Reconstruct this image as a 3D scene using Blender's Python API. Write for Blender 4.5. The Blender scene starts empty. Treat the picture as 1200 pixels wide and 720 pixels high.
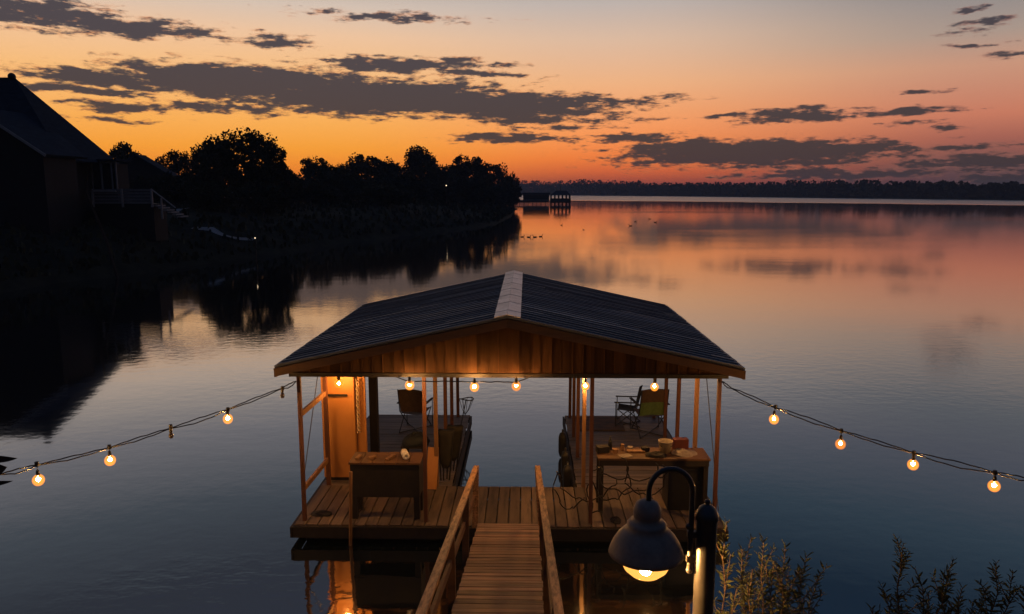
import bpy, math, random
from mathutils import Vector, Matrix
R = math.radians
D = bpy.data
scene = bpy.context.scene
col = scene.collection

# ------------------------------------------------------------------ camera
F_PX, H_CAM, HOR, VPX = 867.0, 5.4, 225.5, 617.0
PITCH = math.atan((360 - HOR) / F_PX)
YAW = math.atan((VPX - 600) * math.cos(PITCH) / F_PX)
cd = D.cameras.new("camera")
cam = D.objects.new("camera", cd)
col.objects.link(cam)
cam.location = (0, 0, H_CAM)
cam.rotation_euler = (math.pi / 2 - PITCH, 0, YAW)
cd.sensor_width = 36
cd.lens = F_PX / 1200 * 36
cd.clip_start = 0.05
cd.clip_end = 20000
scene.camera = cam
fwd = Vector((-math.sin(YAW) * math.cos(PITCH), math.cos(YAW) * math.cos(PITCH), -math.sin(PITCH)))
rgt = Vector((math.cos(YAW), math.sin(YAW), 0))
upv = rgt.cross(fwd)
def ray(u, v):
    return fwd + rgt * ((u - 600) / F_PX) + upv * ((360 - v) / F_PX)
def at(u, v, Y):
    d = ray(u, v)
    return Vector((0, 0, H_CAM)) + d * (Y / d.y)
def on(u, v, z=0.0):
    d = ray(u, v)
    return Vector((0, 0, H_CAM)) + d * ((z - H_CAM) / d.z)
def sky_deg(u, v):
    d = ray(u, v).normalized()
    return math.degrees(math.atan2(d.x, d.y)), math.degrees(math.asin(d.z))

# ------------------------------------------------------------------ world: dusk sky
def s2l(c):
    out = []
    for x in c:
        x = x / 255.0
        out.append(x / 12.92 if x <= 0.04045 else ((x + 0.055) / 1.055) ** 2.4)
    return tuple(out) + (1.0,)

world = D.worlds.new("World")
scene.world = world
world.use_nodes = True
nt = world.node_tree
nt.nodes.clear()
N, L = nt.nodes, nt.links
def nd(t, **kw):
    n = N.new(t)
    for k, v in kw.items():
        setattr(n, k, v)
    return n
def mth(op, a, b=None, c=None, clamp=False):
    n = nd("ShaderNodeMath", operation=op, use_clamp=clamp)
    for i, x in enumerate((a, b, c)):
        if x is None:
            continue
        if isinstance(x, (int, float)):
            n.inputs[i].default_value = x
        else:
            L.new(x, n.inputs[i])
    return n.outputs[0]
def smooth(x, a, b, lo=0.0, hi=1.0):
    n = nd("ShaderNodeMapRange", interpolation_type="SMOOTHSTEP")
    L.new(x, n.inputs[0])
    for i, v in zip((1, 2, 3, 4), (a, b, lo, hi)):
        n.inputs[i].default_value = v
    return n.outputs[0]
def mixc(f, a, b):
    n = nd("ShaderNodeMix", data_type="RGBA")
    for s, x in ((n.inputs[0], f), (n.inputs[6], a), (n.inputs[7], b)):
        if isinstance(x, (int, float, tuple)):
            s.default_value = x
        else:
            L.new(x, s)
    return n.outputs[2]
tc = nd("ShaderNodeTexCoord")
sx = nd("ShaderNodeSeparateXYZ")
L.new(tc.outputs["Generated"], sx.inputs[0])
az = mth("MULTIPLY", mth("ARCTAN2", sx.outputs[0], sx.outputs[1]), 180 / math.pi)
el = mth("MULTIPLY", mth("ARCSINE", sx.outputs[2]), 180 / math.pi)
eln = mth("DIVIDE", el, 45.0, clamp=True)
def ramp(stops):
    n = nd("ShaderNodeValToRGB")
    cr = n.color_ramp
    cr.interpolation = "LINEAR"
    while len(cr.elements) < len(stops):
        cr.elements.new(0.5)
    for e, (p, c) in zip(cr.elements, stops):
        e.position = p / 45.0
        e.color = s2l(c)
    L.new(eln, n.inputs[0])
    return n.outputs[0]
SKY_L = ramp([(0, (226, 100, 40)), (1.4, (252, 138, 42)), (3.2, (255, 164, 56)), (5, (254, 176, 84)), (8, (251, 190, 122)),
              (11, (241, 197, 158)), (13, (214, 194, 178)), (15, (176, 168, 164)), (17, (138, 139, 147)), (22, (72, 90, 105)), (27, (30, 54, 75)), (45, (42, 62, 96))])
SKY_M = ramp([(0, (140, 66, 60)), (0.8, (186, 84, 60)), (1.6, (226, 106, 60)), (2.5, (250, 128, 62)), (4, (255, 150, 84)),
              (6, (249, 166, 108)), (8, (242, 180, 132)), (11, (222, 187, 161)), (13.5, (190, 178, 172)), (17, (126, 126, 136)), (22, (70, 89, 105)), (27, (30, 53, 75)), (45, (42, 62, 96))])
SKY_R = ramp([(0, (78, 62, 70)), (1.6, (104, 75, 77)), (3.5, (170, 100, 86)), (5, (204, 124, 98)), (8, (203, 150, 124)),
              (10, (170, 150, 138)), (11.8, (150, 141, 138)), (14, (116, 120, 127)), (17, (104, 108, 121)), (22, (66, 86, 103)), (27, (30, 52, 75)), (45, (42, 62, 96))])
SKY_B = ramp([(0, (20, 22, 30)), (6, (26, 28, 38)), (14, (30, 36, 50)), (26, (36, 48, 70)), (45, (42, 60, 94))])
skyc = mixc(smooth(az, -16, 8), SKY_L, SKY_M)
skyc = mixc(smooth(az, 6, 32), skyc, SKY_R)
skyc = mixc(smooth(mth("ABSOLUTE", az), 48, 120), skyc, SKY_B)

# clouds: banks given by azimuth / elevation, broken up by stretched noise
comb = nd("ShaderNodeCombineXYZ")
L.new(az, comb.inputs[0]); L.new(el, comb.inputs[1])
def wnoise(sc, detail, rough, off=0.0):
    mp = nd("ShaderNodeMapping")
    mp.inputs["Scale"].default_value = (sc[0], sc[1], 1)
    mp.inputs["Location"].default_value = (off, off * 0.37, 0)
    L.new(comb.outputs[0], mp.inputs[0])
    n = nd("ShaderNodeTexNoise", noise_dimensions="2D")
    n.inputs["Scale"].default_value = 1.0
    n.inputs["Detail"].default_value = detail
    n.inputs["Roughness"].default_value = rough
    L.new(mp.outputs[0], n.inputs[0])
    return n
warp = wnoise((0.22, 0.7), 3, 0.55, 3.0)
wv = nd("ShaderNodeVectorMath", operation="MULTIPLY_ADD")
L.new(warp.outputs["Color"], wv.inputs[0])
wv.inputs[1].default_value = (3.4, 1.0, 0)
wv.inputs[2].default_value = (-1.7, -0.5, 0)
wadd = nd("ShaderNodeVectorMath", operation="ADD")
L.new(comb.outputs[0], wadd.inputs[0]); L.new(wv.outputs[0], wadd.inputs[1])
CLOUDS = [  # u, v, half width px, half height px, weight
    (280, 95, 190, 20, 1.15), (430, 113, 210, 25, 1.3), (580, 124, 170, 18, 1.15), (690, 118, 120, 6, .8), (110, 90, 130, 9, .95),
    (95, 104, 85, 6, .8), (150, 126, 85, 7, .85), (250, 128, 110, 7, .7), (640, 140, 110, 7, .75),
    (45, 14, 130, 16, .8), (150, 33, 120, 11, .85), (330, 48, 50, 8, .75), (480, 76, 120, 8, .9), (560, 88, 70, 5, .7), (460, 20, 90, 5, .45),
    (880, 180, 200, 18, 1.2), (730, 163, 80, 6, .65), (590, 162, 75, 7, .9), (1000, 176, 110, 9, .9), (790, 172, 80, 8, .7),
    (935, 136, 75, 9, .95), (1045, 131, 65, 6, .85), (845, 137, 25, 3, .7), (1080, 107, 26, 2.5, .5), (1136, 128, 22, 2.5, .5), (1112, 151, 22, 2.5, .45), (1060, 145, 34, 2.5, .45),
    (1146, 11, 22, 2.5, .5), (1150, 27, 28, 3, .55), (1122, 38, 28, 3, .55), (1150, 53, 30, 2.5, .52), (1184, 65, 36, 3.5, .62),
    (1160, 190, 130, 9, .9), (1175, 211, 70, 7, .9), (1020, 202, 200, 7, .6), (1130, 172, 60, 4, .6), (660, 150, 60, 4, .55), (150, 140, 60, 3, .5)]
dens = None
for (u, v, ru, rv, w) in CLOUDS:
    a0, e0 = sky_deg(u, v)
    ra = math.degrees(ru / F_PX) * math.cos(R(a0)) ** 2
    re = max(math.degrees(rv / F_PX), 0.17)
    m = nd("ShaderNodeVectorMath", operation="MULTIPLY_ADD")
    L.new(wadd.outputs[0], m.inputs[0])
    m.inputs[1].default_value = (1 / ra, 1 / re, 0)
    m.inputs[2].default_value = (-a0 / ra, -e0 / re, 0)
    ln = nd("ShaderNodeVectorMath", operation="LENGTH")
    L.new(m.outputs[0], ln.inputs[0])
    b = mth("MULTIPLY_ADD", ln.outputs["Value"], -w, w)
    dens = b if dens is None else mth("MAXIMUM", dens, b)
dens = mth("MAXIMUM", dens, -0.6)
n1 = wnoise((0.5, 2.3), 7, 0.62, 11.0)
n2 = wnoise((0.13, 0.55), 4, 0.5, 27.0)
n4 = wnoise((1.5, 5.5), 5, 0.6, 63.0)
nz = mth("ADD", mth("MULTIPLY_ADD", n4.outputs[0], .7, -.35), mth("ADD", mth("MULTIPLY_ADD", n1.outputs[0], 1.7, -0.85), mth("MULTIPLY_ADD", n2.outputs[0], 0.5, -0.25)))
dd = mth("ADD", dens, nz)
alpha = smooth(dd, -0.12, 0.42)
n3 = wnoise((0.9, 3.2), 5, 0.6, 41.0)
thick = smooth(mth('ADD', dd, mth('MULTIPLY_ADD', n3.outputs[0], .9, -.45)), -0.16, 0.36)
cl_thin = mixc(smooth(az, 2, 26), s2l((222, 138, 80)), s2l((160, 104, 90)))
cl_thick = mixc(smooth(el, 2, 13), s2l((64, 54, 58)), s2l((70, 63, 70)))
cl = mixc(thick, cl_thin, cl_thick)
final = mixc(mth("MULTIPLY", alpha, 0.985), skyc, cl)
# a little of the physical sky on top (sun just under the western horizon)
nish = nd("ShaderNodeTexSky", sky_type="NISHITA")
nish.sun_disc = False
nish.sun_elevation = R(-1.5)
nish.sun_rotation = R(-20)
nsc = nd("ShaderNodeVectorMath", operation="SCALE")
L.new(nish.outputs[0], nsc.inputs[0]); nsc.inputs["Scale"].default_value = 0.02
fin = nd("ShaderNodeVectorMath", operation="ADD")
L.new(final, fin.inputs[0]); L.new(nsc.outputs[0], fin.inputs[1])
bg = nd("ShaderNodeBackground")
bg.inputs["Strength"].default_value = 1.0
L.new(fin.outputs[0], bg.inputs[0])
wo = nd("ShaderNodeOutputWorld")
L.new(bg.outputs[0], wo.inputs[0])
world.cycles.sampling_method = "MANUAL"
world.cycles.sample_map_resolution = 512

# afterglow of the set sun
sd = D.lights.new("sun", "SUN")
sd.energy = 0.03
sd.angle = R(60)
sd.color = (1.0, 0.6, 0.35)
so = D.objects.new("sun", sd)
col.objects.link(so)
so.rotation_euler = (R(90 - 6), 0, R(180 + 20))

scene.view_settings.view_transform = "Standard"
scene.view_settings.look = "None"
scene.view_settings.exposure = 0.0
scene.view_settings.gamma = 1.0
scene.cycles.use_denoising = True
scene.cycles.max_bounces = 8
scene.cycles.transparent_max_bounces = 16
scene.cycles.sample_clamp_indirect = 6.0
scene.cycles.caustics_reflective = False
scene.cycles.caustics_refractive = False

# ------------------------------------------------------------------ materials
def material(name):
    m = D.materials.new(name)
    m.use_nodes = True
    t = m.node_tree
    return m, t, t.nodes["Principled BSDF"]
def surf(name, c1, c2=None, rough=0.7, scale=(6, 6, 6), island=0.0, metal=0.0, bump=0.0, spec=0.4, detail=6, c3=None, trans=0.0):
    """noise mottled surface; island = how much whole pieces (boards, leaves) differ in brightness"""
    m, t, b = material(name)
    n, l = t.nodes, t.links
    b.inputs["Roughness"].default_value = rough
    b.inputs["Metallic"].default_value = metal
    b.inputs["Specular IOR Level"].default_value = spec
    c2 = c2 or tuple(x * 0.6 for x in c1)
    tcn = n.new("ShaderNodeTexCoord")
    mp = n.new("ShaderNodeMapping")
    mp.inputs["Scale"].default_value = scale
    l.new(tcn.outputs["Object"], mp.inputs[0])
    nz_ = n.new("ShaderNodeTexNoise")
    nz_.inputs["Scale"].default_value = 1.0
    nz_.inputs["Detail"].default_value = detail
    nz_.inputs["Roughness"].default_value = 0.65
    l.new(mp.outputs[0], nz_.inputs[0])
    rp = n.new("ShaderNodeValToRGB")
    rp.color_ramp.elements[0].position = 0.32
    rp.color_ramp.elements[1].position = 0.7
    rp.color_ramp.elements[0].color = tuple(c2) + (1,)
    rp.color_ramp.elements[1].color = tuple(c1) + (1,)
    if c3:
        e = rp.color_ramp.elements.new(0.5)
        e.color = tuple(c3) + (1,)
    l.new(nz_.outputs[0], rp.inputs[0])
    out = rp.outputs[0]
    if island:
        g = n.new("ShaderNodeNewGeometry")
        mr = n.new("ShaderNodeMapRange")
        mr.inputs[3].default_value = 1 - island
        mr.inputs[4].default_value = 1 + island
        l.new(g.outputs["Random Per Island"], mr.inputs[0])
        hs = n.new("ShaderNodeHueSaturation")
        l.new(mr.outputs[0], hs.inputs["Value"])
        l.new(out, hs.inputs["Color"])
        out = hs.outputs[0]
        ad = n.new("ShaderNodeVectorMath")       # shift the grain from piece to piece
        ad.operation = "ADD"
        sc_ = n.new("ShaderNodeMath"); sc_.operation = "MULTIPLY"; sc_.inputs[1].default_value = 37.0
        l.new(g.outputs["Random Per Island"], sc_.inputs[0])
        l.new(mp.outputs[0], ad.inputs[0]); l.new(sc_.outputs[0], ad.inputs[1])
        l.new(ad.outputs[0], nz_.inputs[0])
    l.new(out, b.inputs["Base Color"])
    if bump:
        bp = n.new("ShaderNodeBump")
        bp.inputs["Strength"].default_value = bump
        bp.inputs["Distance"].default_value = 0.01
        l.new(nz_.outputs[0], bp.inputs["Height"])
        l.new(bp.outputs[0], b.inputs["Normal"])
    if trans:
        tr = n.new("ShaderNodeBsdfTranslucent")
        l.new(out, tr.inputs[0])
        mx = n.new("ShaderNodeMixShader"); mx.inputs[0].default_value = trans
        l.new(b.outputs[0], mx.inputs[1]); l.new(tr.outputs[0], mx.inputs[2])
        l.new(mx.outputs[0], n["Material Output"].inputs[0])
    return m
def glow(name, c, strength, mix=1.0):
    m, t, b = material(name)
    n, l = t.nodes, t.links
    e = n.new("ShaderNodeEmission")
    e.inputs[0].default_value = tuple(c) + (1,)
    e.inputs[1].default_value = strength
    out = e.outputs[0]
    if mix < 1:
        tr = n.new("ShaderNodeBsdfTransparent")
        mx = n.new("ShaderNodeMixShader"); mx.inputs[0].default_value = mix
        l.new(tr.outputs[0], mx.inputs[1]); l.new(out, mx.inputs[2])
        out = mx.outputs[0]
    l.new(out, n["Material Output"].inputs[0])
    return m

M = {}
M["deck"] = surf("weathered deck boards", (.13, .095, .07), (.04, .029, .022), .75, (9, 1.2, 9), .4, bump=.4, c3=(.10, .072, .052))
M["deck_x"] = surf("weathered finger boards", (.15, .12, .10), (.06, .05, .045), .6, (1.2, 9, 9), .3, bump=.4)
M["ramp"] = surf("gangway boards", (.22, .12, .08), (.05, .028, .02), .65, (1.2, 12, 9), .42, bump=.5, c3=(.17, .115, .075))
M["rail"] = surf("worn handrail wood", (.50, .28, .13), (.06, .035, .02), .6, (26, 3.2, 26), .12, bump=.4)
M["gable"] = surf("stained gable boards", (.075, .037, .017), (.032, .016, .008), .9, (12, 12, 1.1), .38, bump=.3, spec=.08)
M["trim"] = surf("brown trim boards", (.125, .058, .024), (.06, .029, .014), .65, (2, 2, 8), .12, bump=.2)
M["post"] = surf("red brown posts", (.115, .042, .022), (.05, .019, .012), .7, (12, 12, 1.2), .25, bump=.2)
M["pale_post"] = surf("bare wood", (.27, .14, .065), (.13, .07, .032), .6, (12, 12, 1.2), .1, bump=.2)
M["roof"] = surf("dark roof strips", (.15, .165, .18), (.055, .065, .078), .5, (1.6, 9, 3), .35, bump=.35, c3=(.10, .112, .125), spec=.5)
M["roof_under"] = surf("roof underside boards", (.2, .11, .05), (.1, .055, .025), .8, (1.2, 9, 9), .15)
M["ridge"] = surf("weathered pale ridge metal", (.84, .78, .74), (.55, .50, .48), .42, (5, 3, 5), .12, bump=.15, metal=.75)
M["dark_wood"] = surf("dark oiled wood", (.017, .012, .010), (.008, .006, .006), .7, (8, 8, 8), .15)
M["black"] = surf("black plastic", (.014, .014, .015), (.008, .008, .009), .45, (12, 12, 12))
M["cable"] = surf("dark cable rubber", (.02, .016, .014), (.012, .01, .01), .5, (20, 20, 20))
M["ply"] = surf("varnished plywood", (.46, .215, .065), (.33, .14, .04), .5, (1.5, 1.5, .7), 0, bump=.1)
M["paper"] = surf("white paper", (.72, .70, .66), (.6, .57, .52), .7, (10, 10, 10))
M["dull"] = surf("off white worn plastic", (.27, .23, .19), (.17, .14, .12), .7, (10, 10, 10))
M["green_cloth"] = surf("green nylon", (.10, .17, .06), (.065, .11, .04), .7, (14, 14, 14), bump=.2)
M["dark_cloth"] = surf("dark nylon", (.02, .017, .016), (.011, .01, .01), .85, (14, 14, 14), bump=.2)
M["brown_cloth"] = surf("brown nylon", (.09, .05, .03), (.05, .03, .02), .8, (14, 14, 14), bump=.2)
M["blue_cloth"] = surf("navy cloth", (.018, .024, .035), (.01, .013, .02), .8, (9, 9, 9), bump=.5)
M["red"] = surf("dull red plastic", (.10, .018, .014), (.06, .011, .009), .5, (8, 8, 8))
M["mat"] = surf("woven floor mat", (.11, .055, .03), (.025, .025, .03), .85, (3.5, 9, 3), 0, detail=3)
M["rope"] = surf("pale rope", (.55, .42, .28), (.35, .26, .17), .8, (30, 30, 30))
M["lamp_metal"] = surf("weathered lamp metal", (.22, .165, .13), (.12, .09, .07), .55, (9, 9, 9), 0, bump=.15, spec=.35)
M["lamp_dark"] = surf("dark painted iron", (.03, .028, .028), (.016, .015, .015), .4, (14, 14, 14), spec=.5)
M["leaf"] = surf("narrow willow leaf", (.075, .08, .03), (.036, .042, .016), .65, (3, 3, 3), .5, trans=.25, spec=.2)
M["stem"] = surf("shrub stem", (.10, .06, .03), (.05, .03, .018), .7, (12, 12, 12))
M["crown"] = surf("tree foliage", (.045, .05, .028), (.02, .024, .014), .8, (1, 1, 1), .4, spec=.1)
M["bark"] = surf("tree bark", (.06, .045, .035), (.03, .022, .018), .9, (6, 6, 1), spec=.1)
M["grass"] = surf("dark bank soil and grass", (.040, .042, .028), (.016, .017, .013), .95, (.5, .5, .5), 0, bump=0, spec=.05, detail=10)
M["near_soil"] = surf("near bank soil", (.07, .055, .035), (.03, .025, .018), .95, (2, 2, 2), 0, spec=.1)
M["path"] = surf("pale concrete path", (.30, .29, .28), (.2, .19, .18), .9, (1, 1, 1), 0)
M["far_wood"] = surf("far shore trees", (.045, .05, .035), (.02, .024, .018), .9, (.05, .05, .05), .4, spec=.05)
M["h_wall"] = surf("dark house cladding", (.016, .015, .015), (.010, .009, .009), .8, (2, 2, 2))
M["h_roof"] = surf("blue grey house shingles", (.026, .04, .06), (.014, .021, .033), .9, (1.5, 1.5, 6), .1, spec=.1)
M["h_white"] = surf("white painted wood", (.34, .32, .31), (.25, .24, .23), .6, (3, 3, 3))
M["glass"] = surf("dark window glass", (.012, .015, .02), (.01, .012, .016), .05, (1, 1, 1), spec=.6)
M["pale_roof"] = surf("pale sheet roof", (.42, .42, .42), (.3, .3, .3), .5, (1, 1, 1))
M["feather"] = surf("dark feathers", (.03, .024, .02), (.018, .015, .013), .7, (9, 9, 9))
BULB_COL = (1.0, .50, .14)
M["bulb_core"] = glow("hot filament", (1.0, .46, .12), 3700)
def halo_volume(name, c, strength, density):
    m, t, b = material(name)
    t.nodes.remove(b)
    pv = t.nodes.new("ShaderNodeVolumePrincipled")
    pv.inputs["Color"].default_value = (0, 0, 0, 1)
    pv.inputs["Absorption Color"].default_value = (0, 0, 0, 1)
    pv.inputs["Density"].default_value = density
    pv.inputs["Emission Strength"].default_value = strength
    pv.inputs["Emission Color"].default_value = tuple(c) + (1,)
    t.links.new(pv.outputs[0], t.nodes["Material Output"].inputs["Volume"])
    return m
M["bulb_glass"] = halo_volume("amber bulb with halo glow", (1.0, .30, .03), 24, 11)  # emissive volume in an enlarged globe imitates the halo around a lit bulb
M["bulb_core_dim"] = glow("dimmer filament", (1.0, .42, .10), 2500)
M["bulb_glass_dim"] = halo_volume("dimmer amber bulb with halo glow", (1.0, .28, .025), 17, 11)
M["lamp_core"] = glow("street lamp filament", (1.0, .48, .13), 2700)
M["lamp_bowl"] = glow("street lamp glass", (1.0, .43, .08), 2.4, .4)
M["far_light"] = glow("distant lamp", (1.0, .74, .45), 2.2)
def glass_dark():
    m, t, b = material("unlit bulb glass")
    b.inputs["Base Color"].default_value = (.05, .04, .035, 1)
    b.inputs["Roughness"].default_value = .08
    return m
M["bulb_off"] = glass_dark()

# ------------------------------------------------------------------ mesh builder
class MB:
    def __init__(self):
        self.v, self.f, self.sm = [], [], []
    def add(self, vs, fs, smooth=False):
        o = len(self.v)
        self.v += [tuple(p) for p in vs]
        self.f += [tuple(i + o for i in f) for f in fs]
        self.sm += [smooth] * len(fs)
        return self
    def box(self, x0, x1, y0, y1, z0, z1):
        vs = [(x, y, z) for z in (z0, z1) for (x, y) in ((x0, y0), (x1, y0), (x1, y1), (x0, y1))]
        return self.add(vs, [(3, 2, 1, 0), (4, 5, 6, 7), (0, 1, 5, 4), (1, 2, 6, 5), (2, 3, 7, 6), (3, 0, 4, 7)])
    def bar(self, a, b, w, h, up=(0, 0, 1)):
        a, b = Vector(a), Vector(b)
        d = (b - a).normalized()
        s = d.cross(Vector(up))
        if s.length < 1e-4:
            s = d.cross(Vector((0, 1, 0)))
        s.normalize()
        t = s.cross(d)
        vs = []
        for p in (a, b):
            for (i, j) in ((-1, -1), (1, -1), (1, 1), (-1, 1)):
                vs.append(p + s * (i * w / 2) + t * (j * h / 2))
        return self.add(vs, [(3, 2, 1, 0), (4, 5, 6, 7), (0, 1, 5, 4), (1, 2, 6, 5), (2, 3, 7, 6), (3, 0, 4, 7)])
    def tube(self, pts, r, n=8, cap=True, smooth=True):
        pts = [Vector(p) for p in pts]
        rs = r if isinstance(r, (list, tuple)) else [r] * len(pts)
        rings = []
        ref = Vector((0.123, 0.456, 0.88)).normalized()
        for i, p in enumerate(pts):
            d = (pts[min(i + 1, len(pts) - 1)] - pts[max(i - 1, 0)]).normalized()
            s = d.cross(ref)
            if s.length < 0.05:
                s = d.cross(Vector((1, 0, 0)))
            s.normalize(); t = s.cross(d)
            rings.append([p + (s * math.cos(2 * math.pi * k / n) + t * math.sin(2 * math.pi * k / n)) * rs[i] for k in range(n)])
        vs = [q for rg in rings for q in rg]
        fs = []
        for i in range(len(pts) - 1):
            for k in range(n):
                fs.append((i * n + k, i * n + (k + 1) % n, (i + 1) * n + (k + 1) % n, (i + 1) * n + k))
        self.add(vs, fs, smooth)
        if cap:
            self.add(rings[0], [tuple(range(n))]); self.add(rings[-1], [tuple(range(n))[::-1]])
        return self
    def lathe(self, prof, c=(0, 0, 0), n=24, smooth=True):
        vs, fs = [], []
        for (r, z) in prof:
            for k in range(n):
                a = 2 * math.pi * k / n
                vs.append((c[0] + r * math.cos(a), c[1] + r * math.sin(a), c[2] + z))
        for i in range(len(prof) - 1):
            for k in range(n):
                fs.append((i * n + k, i * n + (k + 1) % n, (i + 1) * n + (k + 1) % n, (i + 1) * n + k))
        return self.add(vs, fs, smooth)
    def ball(self, c, r, n=12, sq=(1, 1, 1)):
        prof = [(max(math.sin(math.pi * i / n), 1e-4), -math.cos(math.pi * i / n)) for i in range(n + 1)]
        m = MB().lathe(prof, n=n)
        return self.add([(c[0] + x * r * sq[0], c[1] + y * r * sq[1], c[2] + z * r * sq[2]) for (x, y, z) in m.v], m.f, True)
    def build(self, name, mat, parent=None, label=None, bevel=0.0):
        me = D.meshes.new(name)
        me.from_pydata(self.v, [], self.f)
        me.polygons.foreach_set("use_smooth", self.sm)
        me.update()
        me.materials.append(mat)
        o = D.objects.new(name, me)
        col.objects.link(o)
        if parent:
            o.parent = parent
            o.matrix_parent_inverse = chain(parent).inverted()
        if label:
            o["label"] = label
        if bevel:
            b = o.modifiers.new("bevel", "BEVEL"); b.width = bevel; b.segments = 2; b.limit_method = "ANGLE"
        return o
def chain(o):
    m = Matrix.LocRotScale(o.location, o.rotation_euler, o.scale)
    if o.parent:
        return chain(o.parent) @ o.matrix_parent_inverse @ m
    return m
def tag(o, label=None, cat=None, group=None, kind=None):
    if label: o["label"] = label
    if cat: o["category"] = cat
    if group: o["group"] = group
    if kind: o["kind"] = kind
    return o
def empty(name, loc, label, cat, group=None, rz=0.0):
    o = D.objects.new(name, None)
    o.empty_display_size = .2
    col.objects.link(o)
    o.location = loc
    o.rotation_euler.z = rz
    return tag(o, label, cat, group)
def copy_tree(o, parent=None):
    c = o.copy(); col.objects.link(c)
    if parent: c.parent = parent
    for ch in list(o.children):
        copy_tree(ch, c)
    return c
def lerp(a, b, t):
    return a + (b - a) * t

# ------------------------------------------------------------------ water
def make_water():
    mb = MB()
    S = 3000
    mb.add([(-S, -300, 0), (S, -300, 0), (S, S, 0), (-S, S, 0)], [(0, 1, 2, 3)])
    m, t, b = material("lake water")
    n, l = t.nodes, t.links
    b.inputs["Base Color"].default_value = (.003, .006, .009, 1)
    b.inputs["Roughness"].default_value = .03
    b.inputs["IOR"].default_value = 1.33
    tcn = n.new("ShaderNodeTexCoord")
    def noise(scale, detail, rough=.5, off=0):
        mp = n.new("ShaderNodeMapping")
        mp.inputs["Scale"].default_value = scale
        mp.inputs["Location"].default_value = (off, off, 0)
        l.new(tcn.outputs["Object"], mp.inputs[0])
        x = n.new("ShaderNodeTexNoise")
        x.inputs["Scale"].default_value = 1
        x.inputs["Detail"].default_value = detail
        x.inputs["Roughness"].default_value = rough
        l.new(mp.outputs[0], x.inputs[0])
        return x.outputs[0]
    def ma(op, a, b_=None, c=None, clamp=False):
        x = n.new("ShaderNodeMath"); x.operation = op; x.use_clamp = clamp
        for i, y in enumerate((a, b_, c)):
            if y is None: continue
            if isinstance(y, (int, float)): x.inputs[i].default_value = y
            else: l.new(y, x.inputs[i])
        return x.outputs[0]
    def sm(x, a, b_, lo=0., hi=1.):
        q = n.new("ShaderNodeMapRange"); q.interpolation_type = "SMOOTHSTEP"
        l.new(x, q.inputs[0])
        for i, y in zip((1, 2, 3, 4), (a, b_, lo, hi)): q.inputs[i].default_value = y
        return q.outputs[0]
    sp = n.new("ShaderNodeSeparateXYZ")
    l.new(tcn.outputs["Object"], sp.inputs[0])
    X, Y = sp.outputs[0], sp.outputs[1]
    fine = noise((2.6, 3.4, 1), 3, .55)
    mid = noise((.35, .6, 1), 3, .5, 7)
    patch = sm(noise((.012, .03, 1), 3, .6, 31), .5, .66)            # wind patches
    # rippled band of a far wake, lying across the lake
    a, c = on(600, 234.6), on(1210, 241.0)
    dx, dy = c.x - a.x, c.y - a.y
    ln = math.hypot(dx, dy)
    nx, ny = -dy / ln, dx / ln
    dist = ma("ADD", ma("MULTIPLY", X, nx), ma("MULTIPLY_ADD", Y, ny, -(a.x * nx + a.y * ny)))
    along = ma("ADD", ma("MULTIPLY", X, dx / ln), ma("MULTIPLY_ADD", Y, dy / ln, -(a.x * dx + a.y * dy) / ln))
    wob = ma("MULTIPLY_ADD", noise((.02, .02, 1), 2, .5, 3), 60, -30)
    breeze = sm(ma("ADD", dist, wob), -8, 40)
    # shallow lapping ripples near the left foreground
    cx, cy = on(260, 690).x, on(260, 690).y
    rr = ma("SQRT", ma("ADD", ma("POWER", ma("MULTIPLY", ma("SUBTRACT", X, cx), .45), 2), ma("POWER", ma("MULTIPLY", ma("SUBTRACT", Y, cy), 1.0), 2)))
    lap = ma("MULTIPLY", sm(rr, .2, 1.4, 1, 0), sm(noise((1.2, 2.4, 1), 3, .6, 5), .42, .6))
    amp = ma("ADD", ma("MULTIPLY_ADD", patch, 1.3, .45), ma("ADD", ma("MULTIPLY", breeze, 14), ma("MULTIPLY", lap, .9)))
    l.new(ma("MULTIPLY_ADD", breeze, .26, .045), b.inputs["Roughness"])
    hgt = ma("ADD", ma("MULTIPLY", ma("MULTIPLY", fine, amp), .0034), ma("MULTIPLY", mid, .0032))
    bp = n.new("ShaderNodeBump")
    bp.inputs["Strength"].default_value = 1.0
    bp.inputs["Distance"].default_value = 1.0
    l.new(hgt, bp.inputs["Height"])
    l.new(bp.outputs[0], b.inputs["Normal"])
    gl = n.new("ShaderNodeBsdfGlossy")
    gl.inputs["Color"].default_value = (1, 1, 1, 1)
    l.new(ma("MULTIPLY_ADD", breeze, .26, .045), gl.inputs["Roughness"])
    l.new(bp.outputs[0], gl.inputs["Normal"])
    mx = n.new("ShaderNodeMixShader"); mx.inputs[0].default_value = .38
    l.new(b.outputs[0], mx.inputs[1]); l.new(gl.outputs[0], mx.inputs[2])
    l.new(mx.outputs[0], n["Material Output"].inputs[0])
    o = mb.build("water", m)
    tag(o, "calm dark lake water mirroring the sunset sky", kind="structure")
make_water()

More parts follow.
